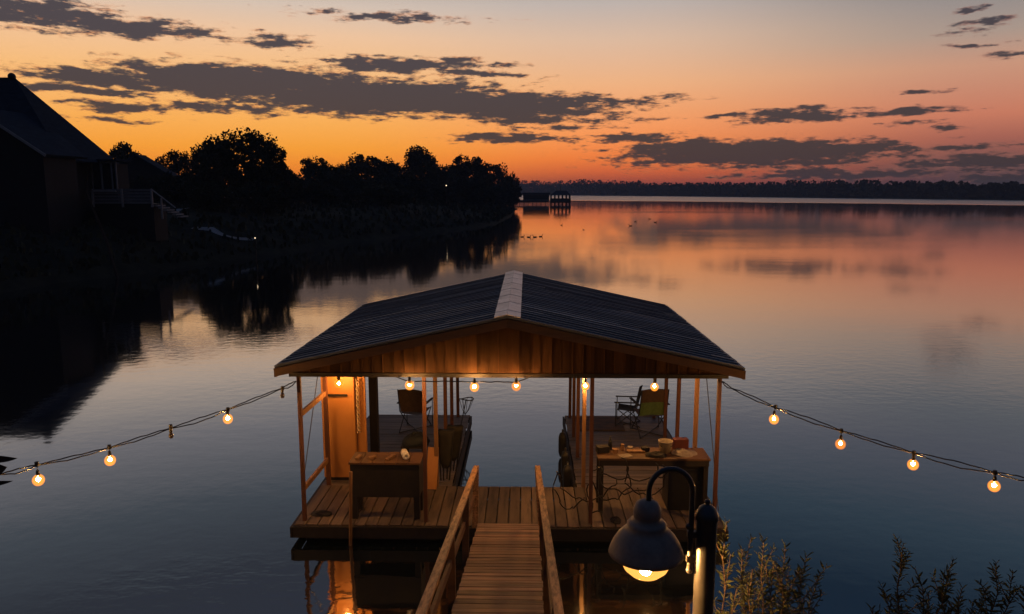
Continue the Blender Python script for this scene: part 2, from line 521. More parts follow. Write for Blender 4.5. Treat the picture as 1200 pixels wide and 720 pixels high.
# ------------------------------------------------------------------ terrain: left bank
SHORE = [(-300, -60), (-80, -46), (0, -38), (20, -33)]
for (u, v) in ((-40, 350), (60, 333), (120, 326), (200, 316), (330, 297), (390, 287), (470, 277), (540, 269), (585, 262), (600, 253), (606, 245)):
    p = on(u, v)
    SHORE.append((p.y, p.x))
SHORE.sort()
YE = SHORE[-1][0]
SHORE += [(YE + 30, SHORE[-1][1] - 4), (YE + 60, -30), (YE + 120, -110), (YE + 220, -300)]
def x_shore(Y):
    for (y0, x0), (y1, x1) in zip(SHORE, SHORE[1:]):
        if y0 <= Y <= y1:
            return lerp(x0, x1, (Y - y0) / (y1 - y0))
    return SHORE[0][1] if Y < SHORE[0][0] else SHORE[-1][1]
def hash2(i, j):
    x = math.sin(i * 127.1 + j * 311.7) * 43758.5453
    return x - math.floor(x)
def vnoise(x, y):
    i, j = math.floor(x), math.floor(y)
    fx, fy = x - i, y - j
    fx, fy = fx * fx * (3 - 2 * fx), fy * fy * (3 - 2 * fy)
    return lerp(lerp(hash2(i, j), hash2(i + 1, j), fx), lerp(hash2(i, j + 1), hash2(i + 1, j + 1), fx), fy)
def bank_h(x, Y):
    s = x_shore(Y) - x + (vnoise(x * .25, Y * .25) - .5) * 1.2 * min(1, Y / 60)
    if s < 0:
        return max(-1.5, s * .4)
    far = min(1, max(0, (Y - 90) / 150))
    hmax = lerp(3.9, 2.6, far)
    return hmax * (1 - math.exp(-s / lerp(5.0, 8.0, far))) + .006 * min(s, 150) + (vnoise(x * .6, Y * .6) - .5) * .35 * min(1, s / 2)
def make_bank():
    ys = [-300, -150, -60, 0, 14] + [20 + 1.6 * i for i in range(50)] + [102 + 4 * i for i in range(40)] + [264 + 10 * i for i in range(24)]
    ss = [-6, -3, -1.2, -.5, 0, .4, .9, 1.5, 2.2, 3, 4, 5, 6.2, 7.5, 9, 11, 13, 15, 18, 22, 27, 34, 44, 60, 90, 140, 250, 500, 900]
    mb = MB()
    vs = []
    for Y in ys:
        xs = x_shore(Y)
        for s in ss:
            x = xs - s
            vs.append((x, Y, bank_h(x, Y)))
    n = len(ss)
    fs = [(i * n + k, i * n + k + 1, (i + 1) * n + k + 1, (i + 1) * n + k) for i in range(len(ys) - 1) for k in range(n - 1)]
    mb.add(vs, fs, True)
    tag(mb.build("shore_bank", M["grass"]), "dark grassy shore bank rising on the left side of the lake", kind="structure")
make_bank()

# ground the photographer's lamp, shrubs and gangway stand on (below the frame)
def near_h(x, Y):
    t = (7.4 - Y) / 6.0
    return max(-1.2, min(3.1, t * 3.2)) + (vnoise(x * .8, Y * .8) - .5) * .2
def make_near():
    xs = [-32 + i for i in range(75)]
    ys = [-40, -25, -12, -6, -3, -1, 0, .8, 1.6, 2.4, 3.2, 4, 4.8, 5.6, 6.4, 7.2, 8, 9, 10]
    vs = [(x, y, near_h(x, y)) for y in ys for x in xs]
    n = len(xs)
    fs = [(i * n + k, i * n + k + 1, (i + 1) * n + k + 1, (i + 1) * n + k) for i in range(len(ys) - 1) for k in range(n - 1)]
    tag(MB().add(vs, fs, True).build("near_bank", M["near_soil"]), "earth bank below the camera where the gangway lands", kind="structure")
make_near()

# far shore land and its wood
FAR = []
for (u, v) in ((380, 228.0), (560, 228.6), (680, 229.2), (800, 230.2), (950, 231.8), (1080, 233.3), (1200, 234.8), (1330, 236.2)):
    FAR.append(on(u, v))
FAR = [FAR[0] + Vector((-900, 0, 0))] + FAR + [FAR[-1] + Vector((260, -60, 0))]
def make_far():
    mb = MB()
    n = len(FAR)
    vs = [(p.x, p.y - 3, -1) for p in FAR] + [(p.x, p.y, .35) for p in FAR] + [(p.x * 1.03, p.y + 30, 1.6) for p in FAR] + [(p.x * 2.0, p.y + 1200, 5) for p in FAR]
    fs = [(r * n + i, r * n + i + 1, (r + 1) * n + i + 1, (r + 1) * n + i) for r in range(3) for i in range(n - 1)]
    mb.add(vs, fs, True)
    tag(mb.build("far_shore", M["grass"]), "low dark far shore across the lake", kind="structure")
    rnd = random.Random(5)
    mb = MB()
    for row, (back, hk) in enumerate(((4, .8), (18, 1.0), (40, 1.05))):
        for a, b in zip(FAR[1:-1], FAR[2:]):
            seg = (b - a).length
            k = int(seg / 5.5)
            for i in range(k):
                t = (i + rnd.random()) / k
                p = a.lerp(b, t)
                depth = p.y
                hgt = (depth * 12.0 / F_PX + 4.0) * hk * rnd.uniform(.72, 1.12) * (.9 + .25 * vnoise(p.x * .02, 3))
                w = hgt * rnd.uniform(.4, .75)
                for _ in range(60):
                    zz = rnd.random() ** .8
                    rr = w * math.sqrt(max(0.05, 1 - zz ** 2.2)) * math.sqrt(rnd.random())
                    an = rnd.random() * 6.283
                    c = Vector((p.x + math.cos(an) * rr, p.y + back + math.sin(an) * rr, .5 + zz * hgt))
                    q = rnd.uniform(.7, 1.9)
                    e1 = Vector((rnd.uniform(-1, 1), rnd.uniform(-1, 1), rnd.uniform(-1, 1))).normalized() * q
                    e2 = e1.cross(Vector((rnd.uniform(-1, 1), rnd.uniform(-1, 1), rnd.uniform(-1, 1)))).normalized() * q
                    mb.add([c - e1, c - e2, c + e1, c + e2], [(0, 1, 2, 3)])
    tag(mb.build("far_woods", M["far_wood"]), "long low line of woodland along the far shore", kind="stuff")
make_far()

# ------------------------------------------------------------------ dusk haze
def make_haze():
    m, t, b = material("dusk haze")
    t.nodes.remove(b)
    pv = t.nodes.new("ShaderNodeVolumePrincipled")
    pv.inputs["Color"].default_value = (.62, .78, 1.0, 1)
    pv.inputs["Density"].default_value = .00036
    t.links.new(pv.outputs[0], t.nodes["Material Output"].inputs["Volume"])
    tag(MB().box(-3100, 3100, -420, 3100, -2.6, 26).build("haze", m), "thin blue dusk haze over the lake", kind="stuff")
make_haze()

# ------------------------------------------------------------------ boathouse
XL, XR, XC = -3.60, 3.06, -.27
YF, YW, YB = 10.78, 12.33, 16.55
IL, IR = -1.30, .90                       # slip edges
DZ, EZ, RZ = .30, 2.89, 3.63              # deck, eave, ridge heights
POST_Y = (10.92, 12.36, 13.85, 15.05, 16.42)
rnd = random.Random(11)
bh = empty("boathouse", (XC, YF, 0), "open wooden boathouse with dark gable roof on slim posts at the end of the gangway", "boathouse")
mb = MB()
x = XL
while x < XR - .01:
    w = min(.185, XR - x)
    mb.box(x + .009, x + w - .009, YF, YW, DZ - .035 + rnd.uniform(-.003, .003), DZ + rnd.uniform(-.003, .003))
    x += w
mb.build("walkway_deck", M["deck"], bh)
for (x0, x1) in ((XL, IL), (IR, XR)):
    mb = MB()
    y = YW + .008
    while y < YB - .01:
        w = min(.165, YB - y)
        mb.box(x0 + rnd.uniform(-.01, .01), x1 + rnd.uniform(-.01, .01), y + .007, y + w - .007, DZ - .035, DZ - .004 + rnd.uniform(-.004, .003))
        y += w
    mb.build("finger_deck", M["deck_x"], bh)
mb = MB()
mb.box(XL - .02, XR + .02, YF - .05, YF - .005, .10, DZ - .02)
mb.box(XL - .05, XL - .005, YF - .05, YB, .10, DZ - .03); mb.box(XR + .005, XR + .05, YF - .05, YB, .10, DZ - .03)
mb.box(IL + .012, IL + .05, YW + .02, YB, .08, DZ - .03); mb.box(IR - .05, IR - .012, YW + .02, YB, .08, DZ - .03)
mb.box(IL + .055, IR - .055, YW + .004, YW + .05, .08, DZ - .03)
mb.box(XL, IL, YB + .005, YB + .05, .10, DZ - .03); mb.box(IR, XR, YB + .005, YB + .05, .10, DZ - .03)
mb.build("rim_board", M["dark_wood"], bh)
mb = MB()
for (x0, x1, y0, y1) in ((XL + .15, XR - .15, YF + .12, YW - .15), (XL + .15, IL - .15, YW, YB - .1), (IR + .15, XR - .15, YW, YB - .1)):
    mb.box(x0, x1, y0, y1, -.25, .12)
mb.build("float", M["black"], bh)
def post(x, y, w, mat=None, z1=2.74):
    b = MB().bar((x, y, DZ - .02), (x + rnd.uniform(-.012, .012), y, z1), w, w, (0, 1, 0))
    return b.build("post", mat or M["post"], bh)
POSTX = (-3.47, -1.56, 1.01, 2.93)
for i, y in enumerate(POST_Y):
    for j, x in enumerate(POSTX):
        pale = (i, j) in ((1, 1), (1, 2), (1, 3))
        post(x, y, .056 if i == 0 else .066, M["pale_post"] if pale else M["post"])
# header beams carrying the roof
mb = MB()
for x in POSTX:
    mb.box(x - .045, x + .045, POST_Y[0] - .04, POST_Y[-1] + .05, 2.745, 2.774)
mb.build("header_beam", M["trim"], bh)
mb = MB()
for y in POST_Y[1:]:
    mb.box(-3.42, 2.88, y - .03, y + .03, 2.775, 2.845)
mb.build("tie_beam", M["trim"], bh)
# side rails
for z in (2.02, .82):
    MB().bar((-3.47, POST_Y[0] + .04, z), (-3.47, POST_Y[1] - .04, z - .05), .04, .085).build("side_rail", M["pale_post"], bh)
# roof
EXL, EXR = -3.655, 3.14
RY0, RY1 = 10.5, 16.5
def roof_z(x):
    return RZ - (RZ - EZ) * abs(x - XC) / (EXR - XC)
mb = MB()
for sx_ in (-1, 1):
    ex = EXL if sx_ < 0 else EXR
    nrm = Vector((sx_ * (RZ - EZ), 0, abs(ex - XC))).normalized()
    vs = []
    for y in (RY0 + .01, RY1 - .01):
        for (x, off) in ((XC, -.03), (ex, -.03), (ex, -.075), (XC, -.075)):
            vs.append((x - sx_ * 0.0, y, roof_z(x) + off))
    mb.add(vs, [(0, 1, 2, 3), (7, 6, 5, 4), (0, 4, 5, 1), (1, 5, 6, 2), (2, 6, 7, 3)])
roof = mb.build("roof", M["roof_under"], bh)
mb = MB()
for sx_ in (-1, 1):
    ex = EXL - .03 if sx_ < 0 else EXR + .03
    y = RY0
    while y < RY1 - .01:
        w = min(.2 * rnd.uniform(.85, 1.1), RY1 - y)
        segs = sorted([0, 1] + [rnd.uniform(.15, .9) for _ in range(2)])
        for a, b in zip(segs, segs[1:]):
            xa, xb = lerp(XC, ex, a), lerp(XC, ex, b)
            lift = rnd.uniform(0, .007)
            za, zb = roof_z(xa) - .012 + lift, roof_z(xb) - .012 + lift
            mb.bar((xa, y + w / 2, za), (xb, y + w / 2, zb), w - .006, .026)
        xa, xb = XC, lerp(XC, ex, .985)
        mb.bar((xa, y, roof_z(xa) + .008), (xb, y, roof_z(xb) + .008), .02, .024)
        y += w
mb.build("roof_covering", M["roof"], roof)
mb = MB()
y = RY0 - .02
k = 0
while y < RY1:
    w = min(.42, RY1 + .02 - y)
    for sx_ in (-1, 1):
        mb.bar((XC - sx_ * .0, y + w / 2, RZ + .03 + .004 * (k % 2)), (XC + sx_ * .19, y + w / 2, RZ - .013 + .004 * (k % 2)), w - .004, .014)
    y += w
    k += 1
mb.build("ridge_cap", M["ridge"], roof)
# barge boards along the two gable edges and eave fascias
for y in (RY0 - .02, RY1 + .02):
    mb = MB()
    for ex in (EXL - .02, EXR + .02):
        mb.bar((XC, y, RZ - .095), (ex, y, roof_z(ex) - .095), .035, .12)
    mb.build("barge_board", M["trim"], bh)
for ex in (EXL - .02, EXR + .02):
    MB().box(ex - .02, ex + .02, RY0, RY1, roof_z(ex) - .17, roof_z(ex) - .04).build("eave_board", M["trim"], bh)
# gable walls: vertical boards and battens
for (y, sgn) in ((10.74, -1), (16.36, 1)):
    mb = MB()
    x = -3.55
    while x < 3.0:
        w = min(.157, 3.0 - x)
        za, zb = roof_z(x) - .09, roof_z(x + w) - .09
        y0, y1 = y + rnd.uniform(-.0012, .0012), y + .03
        vs = [(x + .004, y0, 2.70), (x + w - .003, y0, 2.70), (x + w - .003, y0, zb), (x + .004, y0, za),
              (x + .003, y1, 2.70), (x + w - .003, y1, 2.70), (x + w - .003, y1, zb), (x + .003, y1, za)]
        mb.add(vs, [(0, 1, 2, 3), (7, 6, 5, 4), (0, 4, 5, 1), (1, 5, 6, 2), (3, 2, 6, 7), (0, 3, 7, 4)])
        z1 = min(za, zb) - .01
        if z1 > 2.76 and rnd.random() < .93:
            mb.box(x - .009, x + .009, y + sgn * .004 + (0 if sgn < 0 else .03) - .004, y + sgn * .004 + (0 if sgn < 0 else .03) + .004, 2.735, z1)
        x += w
    yb = y + .034 if sgn < 0 else y - .008
    prof = [(-3.5, 2.705), (2.95, 2.705), (2.95, roof_z(2.95) - .1), (XC, RZ - .1), (-3.5, roof_z(-3.5) - .1)]
    vs = [(x, yy, z) for yy in (yb, yb + .01 if sgn < 0 else yb - .01) for (x, z) in prof]
    mb.add(vs, [(0, 1, 2, 3, 4), (9, 8, 7, 6, 5)])
    mb.build("gable_wall", M["gable"], bh)
    MB().box(-3.55, 3.0, y - .018 if sgn < 0 else y + .032, y - .004 if sgn < 0 else y + .046, 2.67, 2.73).build("gable_sill", M["dark_wood"], bh)
# stay wires
for (p, q) in ((at(372, 442, 12.3), at(354, 575, 11.0)), (at(828, 443, 12.2), at(842, 600, 11.0))):
    MB().tube([p, q], .007, 6).build("stay_wire", M["cable"], bh)

# ------------------------------------------------------------------ gangway
RY_END, GZ_END = YF + .02, DZ + .03
SL = .205
def gz(y):
    return GZ_END + SL * (RY_END - y)
GL0, GR0 = on(560, 617, GZ_END).x, on(631, 617, GZ_END).x
GY1 = 3.6
gw = empty("gangway", ((GL0 + GR0) / 2, RY_END, GZ_END), "sloping wooden gangway with two handrails leading down to the boathouse", "gangway")
def gxl(y): return GL0 + (RY_END - y) * -.006
def gxr(y): return GR0 + (RY_END - y) * -.004
mb = MB()
y = RY_END
while y > GY1:
    w = .135 * rnd.uniform(.8, 1.15)
    ym = y - w / 2
    zt = gz(ym)
    mb.bar((gxl(ym) - rnd.uniform(0, .02), ym, zt - .02 + rnd.uniform(-.004, .004)), (gxr(ym) + rnd.uniform(0, .02), ym, zt - .02 + rnd.uniform(-.004, .004)), w - .014, .04, (0, SL, 1))
    y -= w
mb.build("ramp_deck", M["ramp"], gw)
for f in (gxl, gxr):
    s = .035 if f is gxl else -.035
    MB().bar((f(RY_END) + s, RY_END, gz(RY_END) - .12), (f(GY1) + s, GY1, gz(GY1) - .12), .045, .14).build("stringer", M["dark_wood"], gw)
HL = [at(558, 548, RY_END), at(495, 716, 5.55)]
HR = [at(630, 548, RY_END), at(656, 726, 5.4)]
for (a, b), f, s in ((HL, gxl, -1), (HR, gxr, 1)):
    d = b - a
    e = a + d * ((RY_END - GY1) / (a.y - b.y))
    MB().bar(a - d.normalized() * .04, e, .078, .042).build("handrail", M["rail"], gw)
    for y in (RY_END - .03, 9.15, 7.5, 5.7, 4.0):
        t = (a.y - y) / (a.y - b.y)
        q = a + d * t
        xb = f(y) + s * .05
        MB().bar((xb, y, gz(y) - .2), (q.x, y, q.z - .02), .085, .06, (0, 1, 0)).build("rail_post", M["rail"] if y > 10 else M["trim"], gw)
    # a lower rail
    MB().bar((f(RY_END) + s * .06, RY_END, gz(RY_END) + .42), (f(GY1) + s * .06, GY1, gz(GY1) + .42), .035, .09).build("lower_rail", M["trim"], gw)

# ------------------------------------------------------------------ string lights
def bulb_mb(p, r, lit):
    core = MB().ball(p, r, 10)
    return core
def string(name, label, pts, bulbs, strands=2, sag=.035, ext=None):
    """pts: cable points, bulbs: list of (attach point, bulb centre, lit)"""
    st = empty(name, pts[0], label, "string lights")
    rr = random.Random(len(pts) * 7 + len(bulbs))
    for k in range(strands):
        mb = MB()
        path = []
        for a, b in zip(pts, pts[1:]):
            n = 10
            off = rr.uniform(.4, 1.3) * sag * (1 if k else -.3)
            for i in range(n):
                t = i / n
                q = a.lerp(b, t)
                q.z -= off * 4 * t * (1 - t) * 1.0 + .004 * math.sin(i * 2.1 + k * 2)
                q.y += .012 * math.sin(i * 1.3 + k * 3.1)
                path.append(q)
        path.append(pts[-1].copy())
        mb.tube(path, .0085, 6)
        mb.build("cable", M["cable"], st)
    for bi, (a, c, lit) in enumerate(bulbs):
        dim = '_dim' if (bi * 5 + len(bulbs)) % 3 == 0 else ''
        mb = MB()
        mb.tube([a + Vector((0, 0, .028)), a - Vector((0, 0, .03))], .024, 10)
        mb.tube([a, Vector((c.x, c.y, c.z + .1))], .005, 6)
        mb.lathe([(.001, .125), (.014, .12), (.021, .095), (.022, .06), (.017, .045), (.001, .044)], (c.x, c.y, c.z), 12)
        s_ = mb.build("socket", M["cable"], st)
        if lit:
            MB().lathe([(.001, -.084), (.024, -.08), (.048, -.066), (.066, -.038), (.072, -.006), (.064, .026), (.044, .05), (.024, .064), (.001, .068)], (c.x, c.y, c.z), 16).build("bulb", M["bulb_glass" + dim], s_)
            MB().ball((c.x, c.y, c.z), .023, 10).build("filament", M["bulb_core" + dim], s_)
        else:
            MB().lathe([(.012, .05), (.024, .03), (.032, .008), (.03, -.015), (.018, -.034), (.001, -.038)], (c.x, c.y, c.z), 14).build("bulb", M["bulb_off"], s_)
    return st
def lstr(u):
    return lerp(8.25, 10.85, u / 347)
cl_ = [(347, 447), (331, 455), (267, 480), (200, 502), (128, 525), (44, 545), (0, 556), (-90, 566), (-200, 566)]
bl_ = [((331, 455), (331, 464), 0), ((267, 480), (267, 490.5), 1), ((200, 500), (200.5, 511), 0), ((128, 524), (129, 539), 1), ((43, 544), (45, 562), 1)]
string("string_lights", "string of bulbs sloping down left from the boathouse, three lit and two dark",
       [at(u, v, lstr(u)) for u, v in cl_], [(at(a[0], a[1], lstr(a[0])), at(c[0], c[1], lstr(a[0])), k) for a, c, k in bl_])
def rstr(u):
    return lerp(10.85, 8.55, (u - 847) / (1200 - 847))
cr_ = [(846, 447), (857, 455), (909, 478), (986, 505), (1071, 531), (1166, 554), (1215, 564), (1300, 580), (1400, 590)]
br_ = [((909, 477), (907, 491), 1), ((986, 505), (985, 520), 1), ((1071, 531), (1070, 544), 1), ((1166, 554), (1165, 569), 1)]
string("string_lights", "string of four lit bulbs sloping down right from the boathouse over open water",
       [at(u, v, rstr(u)) for u, v in cr_], [(at(a[0], a[1], rstr(a[0])), at(c[0], c[1], rstr(a[0])), k) for a, c, k in br_], sag=.06)
EB = [(397, 449.5, 12.2), (480, 451, 10.52), (556, 453, 10.52), (605, 452, 10.52), (686, 452, 12.15), (767, 453, 12.1)]
ce_ = [at(352, 440, 10.9)] + [Vector((at(u, v, y).x, y, 2.655)) for (u, v, y) in EB] + [at(840, 440, 10.9)]
string("string_lights", "row of six lit bulbs hanging under the roof of the boathouse", ce_,
       [(Vector((at(u, v, y).x, y, 2.65)), at(u, v, y), 1) for (u, v, y) in EB], strands=1, sag=.02)

# ------------------------------------------------------------------ street lamp
LY = 3.95
lp0 = at(827, 640, LY)
lp = empty("street_lamp", (lp0.x, LY, near_h(lp0.x, LY)), "lit bell-shaped street lamp on a dark post with curved arm in the foreground", "street lamp")
ztop = at(827, 606, LY).z
pr = .058
MB().lathe([(pr * 1.5, near_h(lp0.x, LY) - lp0.z - .2), (pr * 1.5, near_h(lp0.x, LY) - lp0.z + .25), (pr, near_h(lp0.x, LY) - lp0.z + .3),
            (pr, ztop - lp0.z)], (lp0.x, LY, lp0.z), 24).build("lamp_post", M["lamp_dark"], lp)
MB().lathe([(pr * 1.12, -.012), (pr * 1.14, .01), (pr, .03), (pr * .78, .055), (pr * .4, .072), (.012, .078), (.017, .088), (.015, .1), (.001, .106)],
           (lp0.x, LY, ztop), 24).build("finial", M["lamp_dark"], lp)
sc_ = at(757, 648, LY)              # rim centre
k = .42 / 94 / .985                  # metres per pixel
MB().lathe([(.001, .315), (.035, .315), (.062, .298), (.078, .262), (.078, .225), (.070, .205), (.098, .192), (.112, .175), (.106, .158),
            (.130, .138), (.162, .104), (.188, .062), (.206, .022), (.212, 0), (.205, -.002), (.19, .06), (.165, .10), (.12, .14), (.06, .16), (.001, .165)],
           sc_, 40).build("lamp_shade", M["lamp_metal"], lp)
bw = MB().lathe([(.142, .012), (.148, -.01), (.142, -.05), (.122, -.092), (.085, -.126), (.04, -.143), (.001, -.147)], sc_, 32).build("glass_bowl", M["lamp_bowl"], lp)
MB().ball((sc_.x, sc_.y, sc_.z - .092), .036, 12, (1, 1, 1.2)).build("bulb", M["lamp_core"], lp)
# curved arm
pa, pc = at(760, 592, LY), at(811, 590, LY)
rad = (pc.x - pa.x) / 2
arc = [Vector((pa.x, LY, sc_.z + .29)), Vector((pa.x, LY, at(760, 574, LY).z))]
zc = at(786, 576, LY).z
for i in range(1, 16):
    a = math.pi - math.pi * i / 16
    arc.append(Vector((pa.x + rad + rad * math.cos(a), LY, zc + rad * 1.08 * math.sin(a))))
arc += [Vector((pc.x, LY, zc)), Vector((pc.x, LY, at(810, 668, LY).z))]
MB().tube(arc, .0155, 12).build("arm", M["lamp_dark"], lp)
mb = MB()
for v in (626, 655):
    zz = at(812, v, LY).z
    MB().bar((pc.x - .02, LY, zz), (lp0.x - pr * .8, LY, zz), .03, .035).build("bracket", M["lamp_dark"], lp)
MB().ball((pc.x, LY, at(810, 668, LY).z), .022, 8).build("end_knob", M["lamp_dark"], lp)
MB().ball((pc.x - .015, LY, at(806, 617, LY).z), .018, 8).build("end_knob", M["lamp_dark"], lp)

# ------------------------------------------------------------------ things on the deck
# plywood partition / locker at the left
py = 12.55
p0, p1 = at(380, 555, py), at(418, 555, py)
lk = empty("plywood_locker", (p0.x, py, DZ), "tall narrow plywood locker lit orange under the left end of the roof", "locker")
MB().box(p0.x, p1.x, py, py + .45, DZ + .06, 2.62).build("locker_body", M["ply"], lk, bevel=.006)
MB().box(p0.x + .02, p1.x - .02, py + .02, py + .43, DZ + .001, DZ + .058).build("plinth", M["dark_wood"], lk)
zb = at(395, 463, py).z
MB().box(p0.x + .02, lerp(p0.x, p1.x, .8), py - .035, py - .002, zb - .02, zb + .015).build("handle_bar", M["dark_wood"], lk)
p2 = at(429, 500, py + .1)
MB().box(p1.x + .02, p2.x, py + .1, py + .16, DZ + .001, 2.62).build("side_board", M["ply"], lk)
q0, q1 = at(432.5, 480, 13.3), at(442, 480, 13.3)
tag(MB().box(q0.x, q1.x, 13.3, 13.45, DZ + .001, 2.64).build("timber_pillar", M["dark_wood"], None, bevel=.01), "thick dark timber pillar beside the plywood locker", "pillar")
# pale twisted chain hanging in front of the side board
mb = MB()
cx0 = at(420, 500, py)
zt_, zb_ = at(420, 445, py).z, at(420, 508, py).z
for k_ in range(2):
    mb.tube([(cx0.x + .022 * math.cos(i * .8 + k_ * math.pi), py + .02 + .02 * math.sin(i * .8 + k_ * math.pi), lerp(zt_, zb_, i / 48)) for i in range(49)], .011, 6)
tag(mb.build("hanging_rope", M["rope"]), "pale twisted rope hanging beside the orange plywood locker", "rope")

# left bench cabinet
by0, by1 = 10.98, 11.42
b0, b1 = at(410, 545, by0), at(491, 545, by0)
bt = at(450, 542, by0).z
bn = empty("bench_cabinet", ((b0.x + b1.x) / 2, (by0 + by1) / 2, DZ), "dark waist-high bench with deep apron and slatted top at the front left of the deck", "bench")
mb = MB()
yy = by0 - .02
for i in range(6):
    x_a = lerp(b0.x - .02, b1.x + .02, i / 6); x_b = lerp(b0.x - .02, b1.x + .02, (i + 1) / 6)
    mb.box(x_a + .004, x_b - .004, by0 - .03, by1 + .02, bt - .03, bt + rnd.uniform(-.004, .004))
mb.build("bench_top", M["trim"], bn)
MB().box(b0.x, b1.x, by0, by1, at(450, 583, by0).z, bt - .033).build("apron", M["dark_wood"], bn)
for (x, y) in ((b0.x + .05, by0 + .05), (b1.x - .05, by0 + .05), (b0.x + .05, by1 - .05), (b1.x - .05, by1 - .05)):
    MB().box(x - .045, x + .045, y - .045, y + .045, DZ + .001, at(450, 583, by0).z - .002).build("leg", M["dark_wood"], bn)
for i, (u, w_, d_, rz) in enumerate(((421, .16, .05, .3), (437, .12, .07, -.4), (458, .24, .06, .15))):
    p = at(u, 537, 11.2)
    o = MB().box(-w_ / 2, w_ / 2, -d_ / 2, d_ / 2, 0, .03).build("wood_offcut", M["pale_post"])
    o.location = (p.x, 11.15, bt + .006); o.rotation_euler.z = rz + 1.1
    tag(o, ("short pale wood offcut near the left end of the dark bench", "small square wood offcut on the dark bench", "long pale wood offcut mid-bench beside the paper roll")[i], "offcut", "wood offcuts on the dark bench")
p = at(475, 536, 11.2)
o = MB().lathe([(.022, -.11), (.055, -.11), (.055, .11), (.022, .11), (.022, -.11)], (0, 0, 0), 20).build("paper_roll", M["paper"])
o.rotation_euler = (R(90), 0, R(18)); o.location = (p.x, 11.18, bt + .062)
tag(o, "white paper roll lying on the right end of the dark bench", "paper roll")
# dark jacket heaped behind the bench
def heap(name, mat, c, r, label, cat, seed, sq=(1, 1, .6)):
    g = random.Random(seed)
    mb = MB()
    n = 14
    vs, fs = [], []
    for i in range(n + 1):
        for k in range(18):
            th = math.pi * .52 * i / n
            a = 2 * math.pi * k / 18
            d = r * (.75 + .5 * vnoise(math.cos(a) * 2.2 + seed, math.sin(a) * 2.2 + i * .35))
            vs.append((c[0] + d * sq[0] * math.sin(th) * math.cos(a), c[1] + d * sq[1] * math.sin(th) * math.sin(a), c[2] + max(0, d * sq[2] * math.cos(th) - .0)))
    for i in range(n):
        for k in range(18):
            fs.append((i * 18 + k, (i + 1) * 18 + k, (i + 1) * 18 + (k + 1) % 18, i * 18 + (k + 1) % 18))
    mb.add(vs, fs, True)
    return tag(mb.build(name, mat), label, cat)
# low stool carrying the jacket
jy = 13.2
jp = at(487, 532, jy)
stl = empty("stool", (jp.x, jy, DZ), "low dark stool standing behind the bench under a navy jacket", "stool")
MB().box(jp.x - .24, jp.x + .24, jy - .2, jy + .2, .74, .78).build("seat", M["dark_wood"], stl)
for sx_ in (-1, 1):
    for sy_ in (-1, 1):
        MB().bar((jp.x + sx_ * .18, jy + sy_ * .15, DZ + .001), (jp.x + sx_ * .16, jy + sy_ * .13, .739), .04, .04, (0, 1, 0)).build("leg", M["dark_wood"], stl)
heap("jacket", M["blue_cloth"], (jp.x, jy, .781), .26, "navy jacket bundled on the low stool behind the bench", "jacket", 3, (1, .8, .75))
# leaning pale board
ly_ = 12.15
l0, l1 = at(499, 566, ly_), at(511.5, 566, ly_)
zt_ = at(505, 524, ly_ + .25).z
mb = MB()
mb.bar(((l0.x + l1.x) / 2, ly_, DZ + .015), ((l0.x + l1.x) / 2 + .02, ly_ + .24, zt_), l1.x - l0.x, .022, (0, 1, 0))
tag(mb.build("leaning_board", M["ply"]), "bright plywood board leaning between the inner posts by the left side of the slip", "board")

def camp_chair(name, label, loc, rz, back_mat, low_mat=None, sc=1.0, seat_mat=None):
    t = empty(name, loc, label, "chair")
    t.rotation_euler.z = rz
    t.scale = (sc, sc, sc)
    def P(*a):                                         # local to world for builders
        return chain(t) @ Vector(a)
    def tube(pts, r, nm, mat=M["black"]):
        return MB().tube([P(*p) for p in pts], r, 8).build(nm, mat, t)
    def sheet(pts, nm, mat):
        a, b, c, d = [P(*p) for p in pts]
        mb = MB()
        n = 6
        top, bot = [], []
        nrm = (b - a).cross(d - a).normalized()
        for i in range(n + 1):
            for j in range(n + 1):
                s, q = i / n, j / n
                p = a.lerp(b, s).lerp(d.lerp(c, s), q) - nrm * .05 * math.sin(math.pi * s) * (.4 + .6 * q)
                top.append(p); bot.append(p - nrm * .008)
        k = n + 1
        fs = []
        for i in range(n):
            for j in range(n):
                fs.append((i * k + j, (i + 1) * k + j, (i + 1) * k + j + 1, i * k + j + 1))
        mb.add(top + bot, fs + [tuple(x + k * k for x in f[::-1]) for f in fs], True)
        return mb.build(nm, mat, t)
    w = .27
    # faces +y: back at -y
    sheet([(-w, -.2, .42), (w, -.2, .42), (w, .24, .46), (-w, .24, .46)], "seat", seat_mat or back_mat)
    if low_mat:
        sheet([(-w, -.21, .42), (w, -.21, .42), (w, -.28, .70), (-w, -.28, .70)], "lower_back", low_mat)
        sheet([(-w, -.285, .705), (w, -.285, .705), (w, -.36, .98), (-w, -.36, .98)], "backrest", back_mat)
    else:
        sheet([(-w, -.22, .45), (w, -.22, .45), (w, -.36, .98), (-w, -.36, .98)], "backrest", back_mat)
    for s in (-1, 1):
        tube([(s * w, -.34, 0), (s * (w + .01), .25, .47)], .011, "leg")
        tube([(s * w, .3, 0), (s * (w + .01), -.24, .47), (s * w, -.37, .99)], .011, "leg")
        tube([(s * (w + .03), .28, 0), (s * (w + .03), .28, .64)], .010, "arm_post")
        MB().bar(P(s * (w + .03), -.3, .66), P(s * (w + .03), .32, .645), .055 * sc, .018).build("armrest", M["dark_cloth"], t)
    tube([(-w, .3, .01), (w, -.34, .01)], .010, "brace"); tube([(w, .3, .01), (-w, -.34, .01)], .010, "brace")
    return t
p = on(760, 507, DZ)
camp_chair("camp_chair", "green camp chair with dark headrest facing the lake on the right finger deck", (p.x, p.y, DZ), R(8), M["brown_cloth"], M["green_cloth"], 1.06)
p = on(736, 500, DZ)
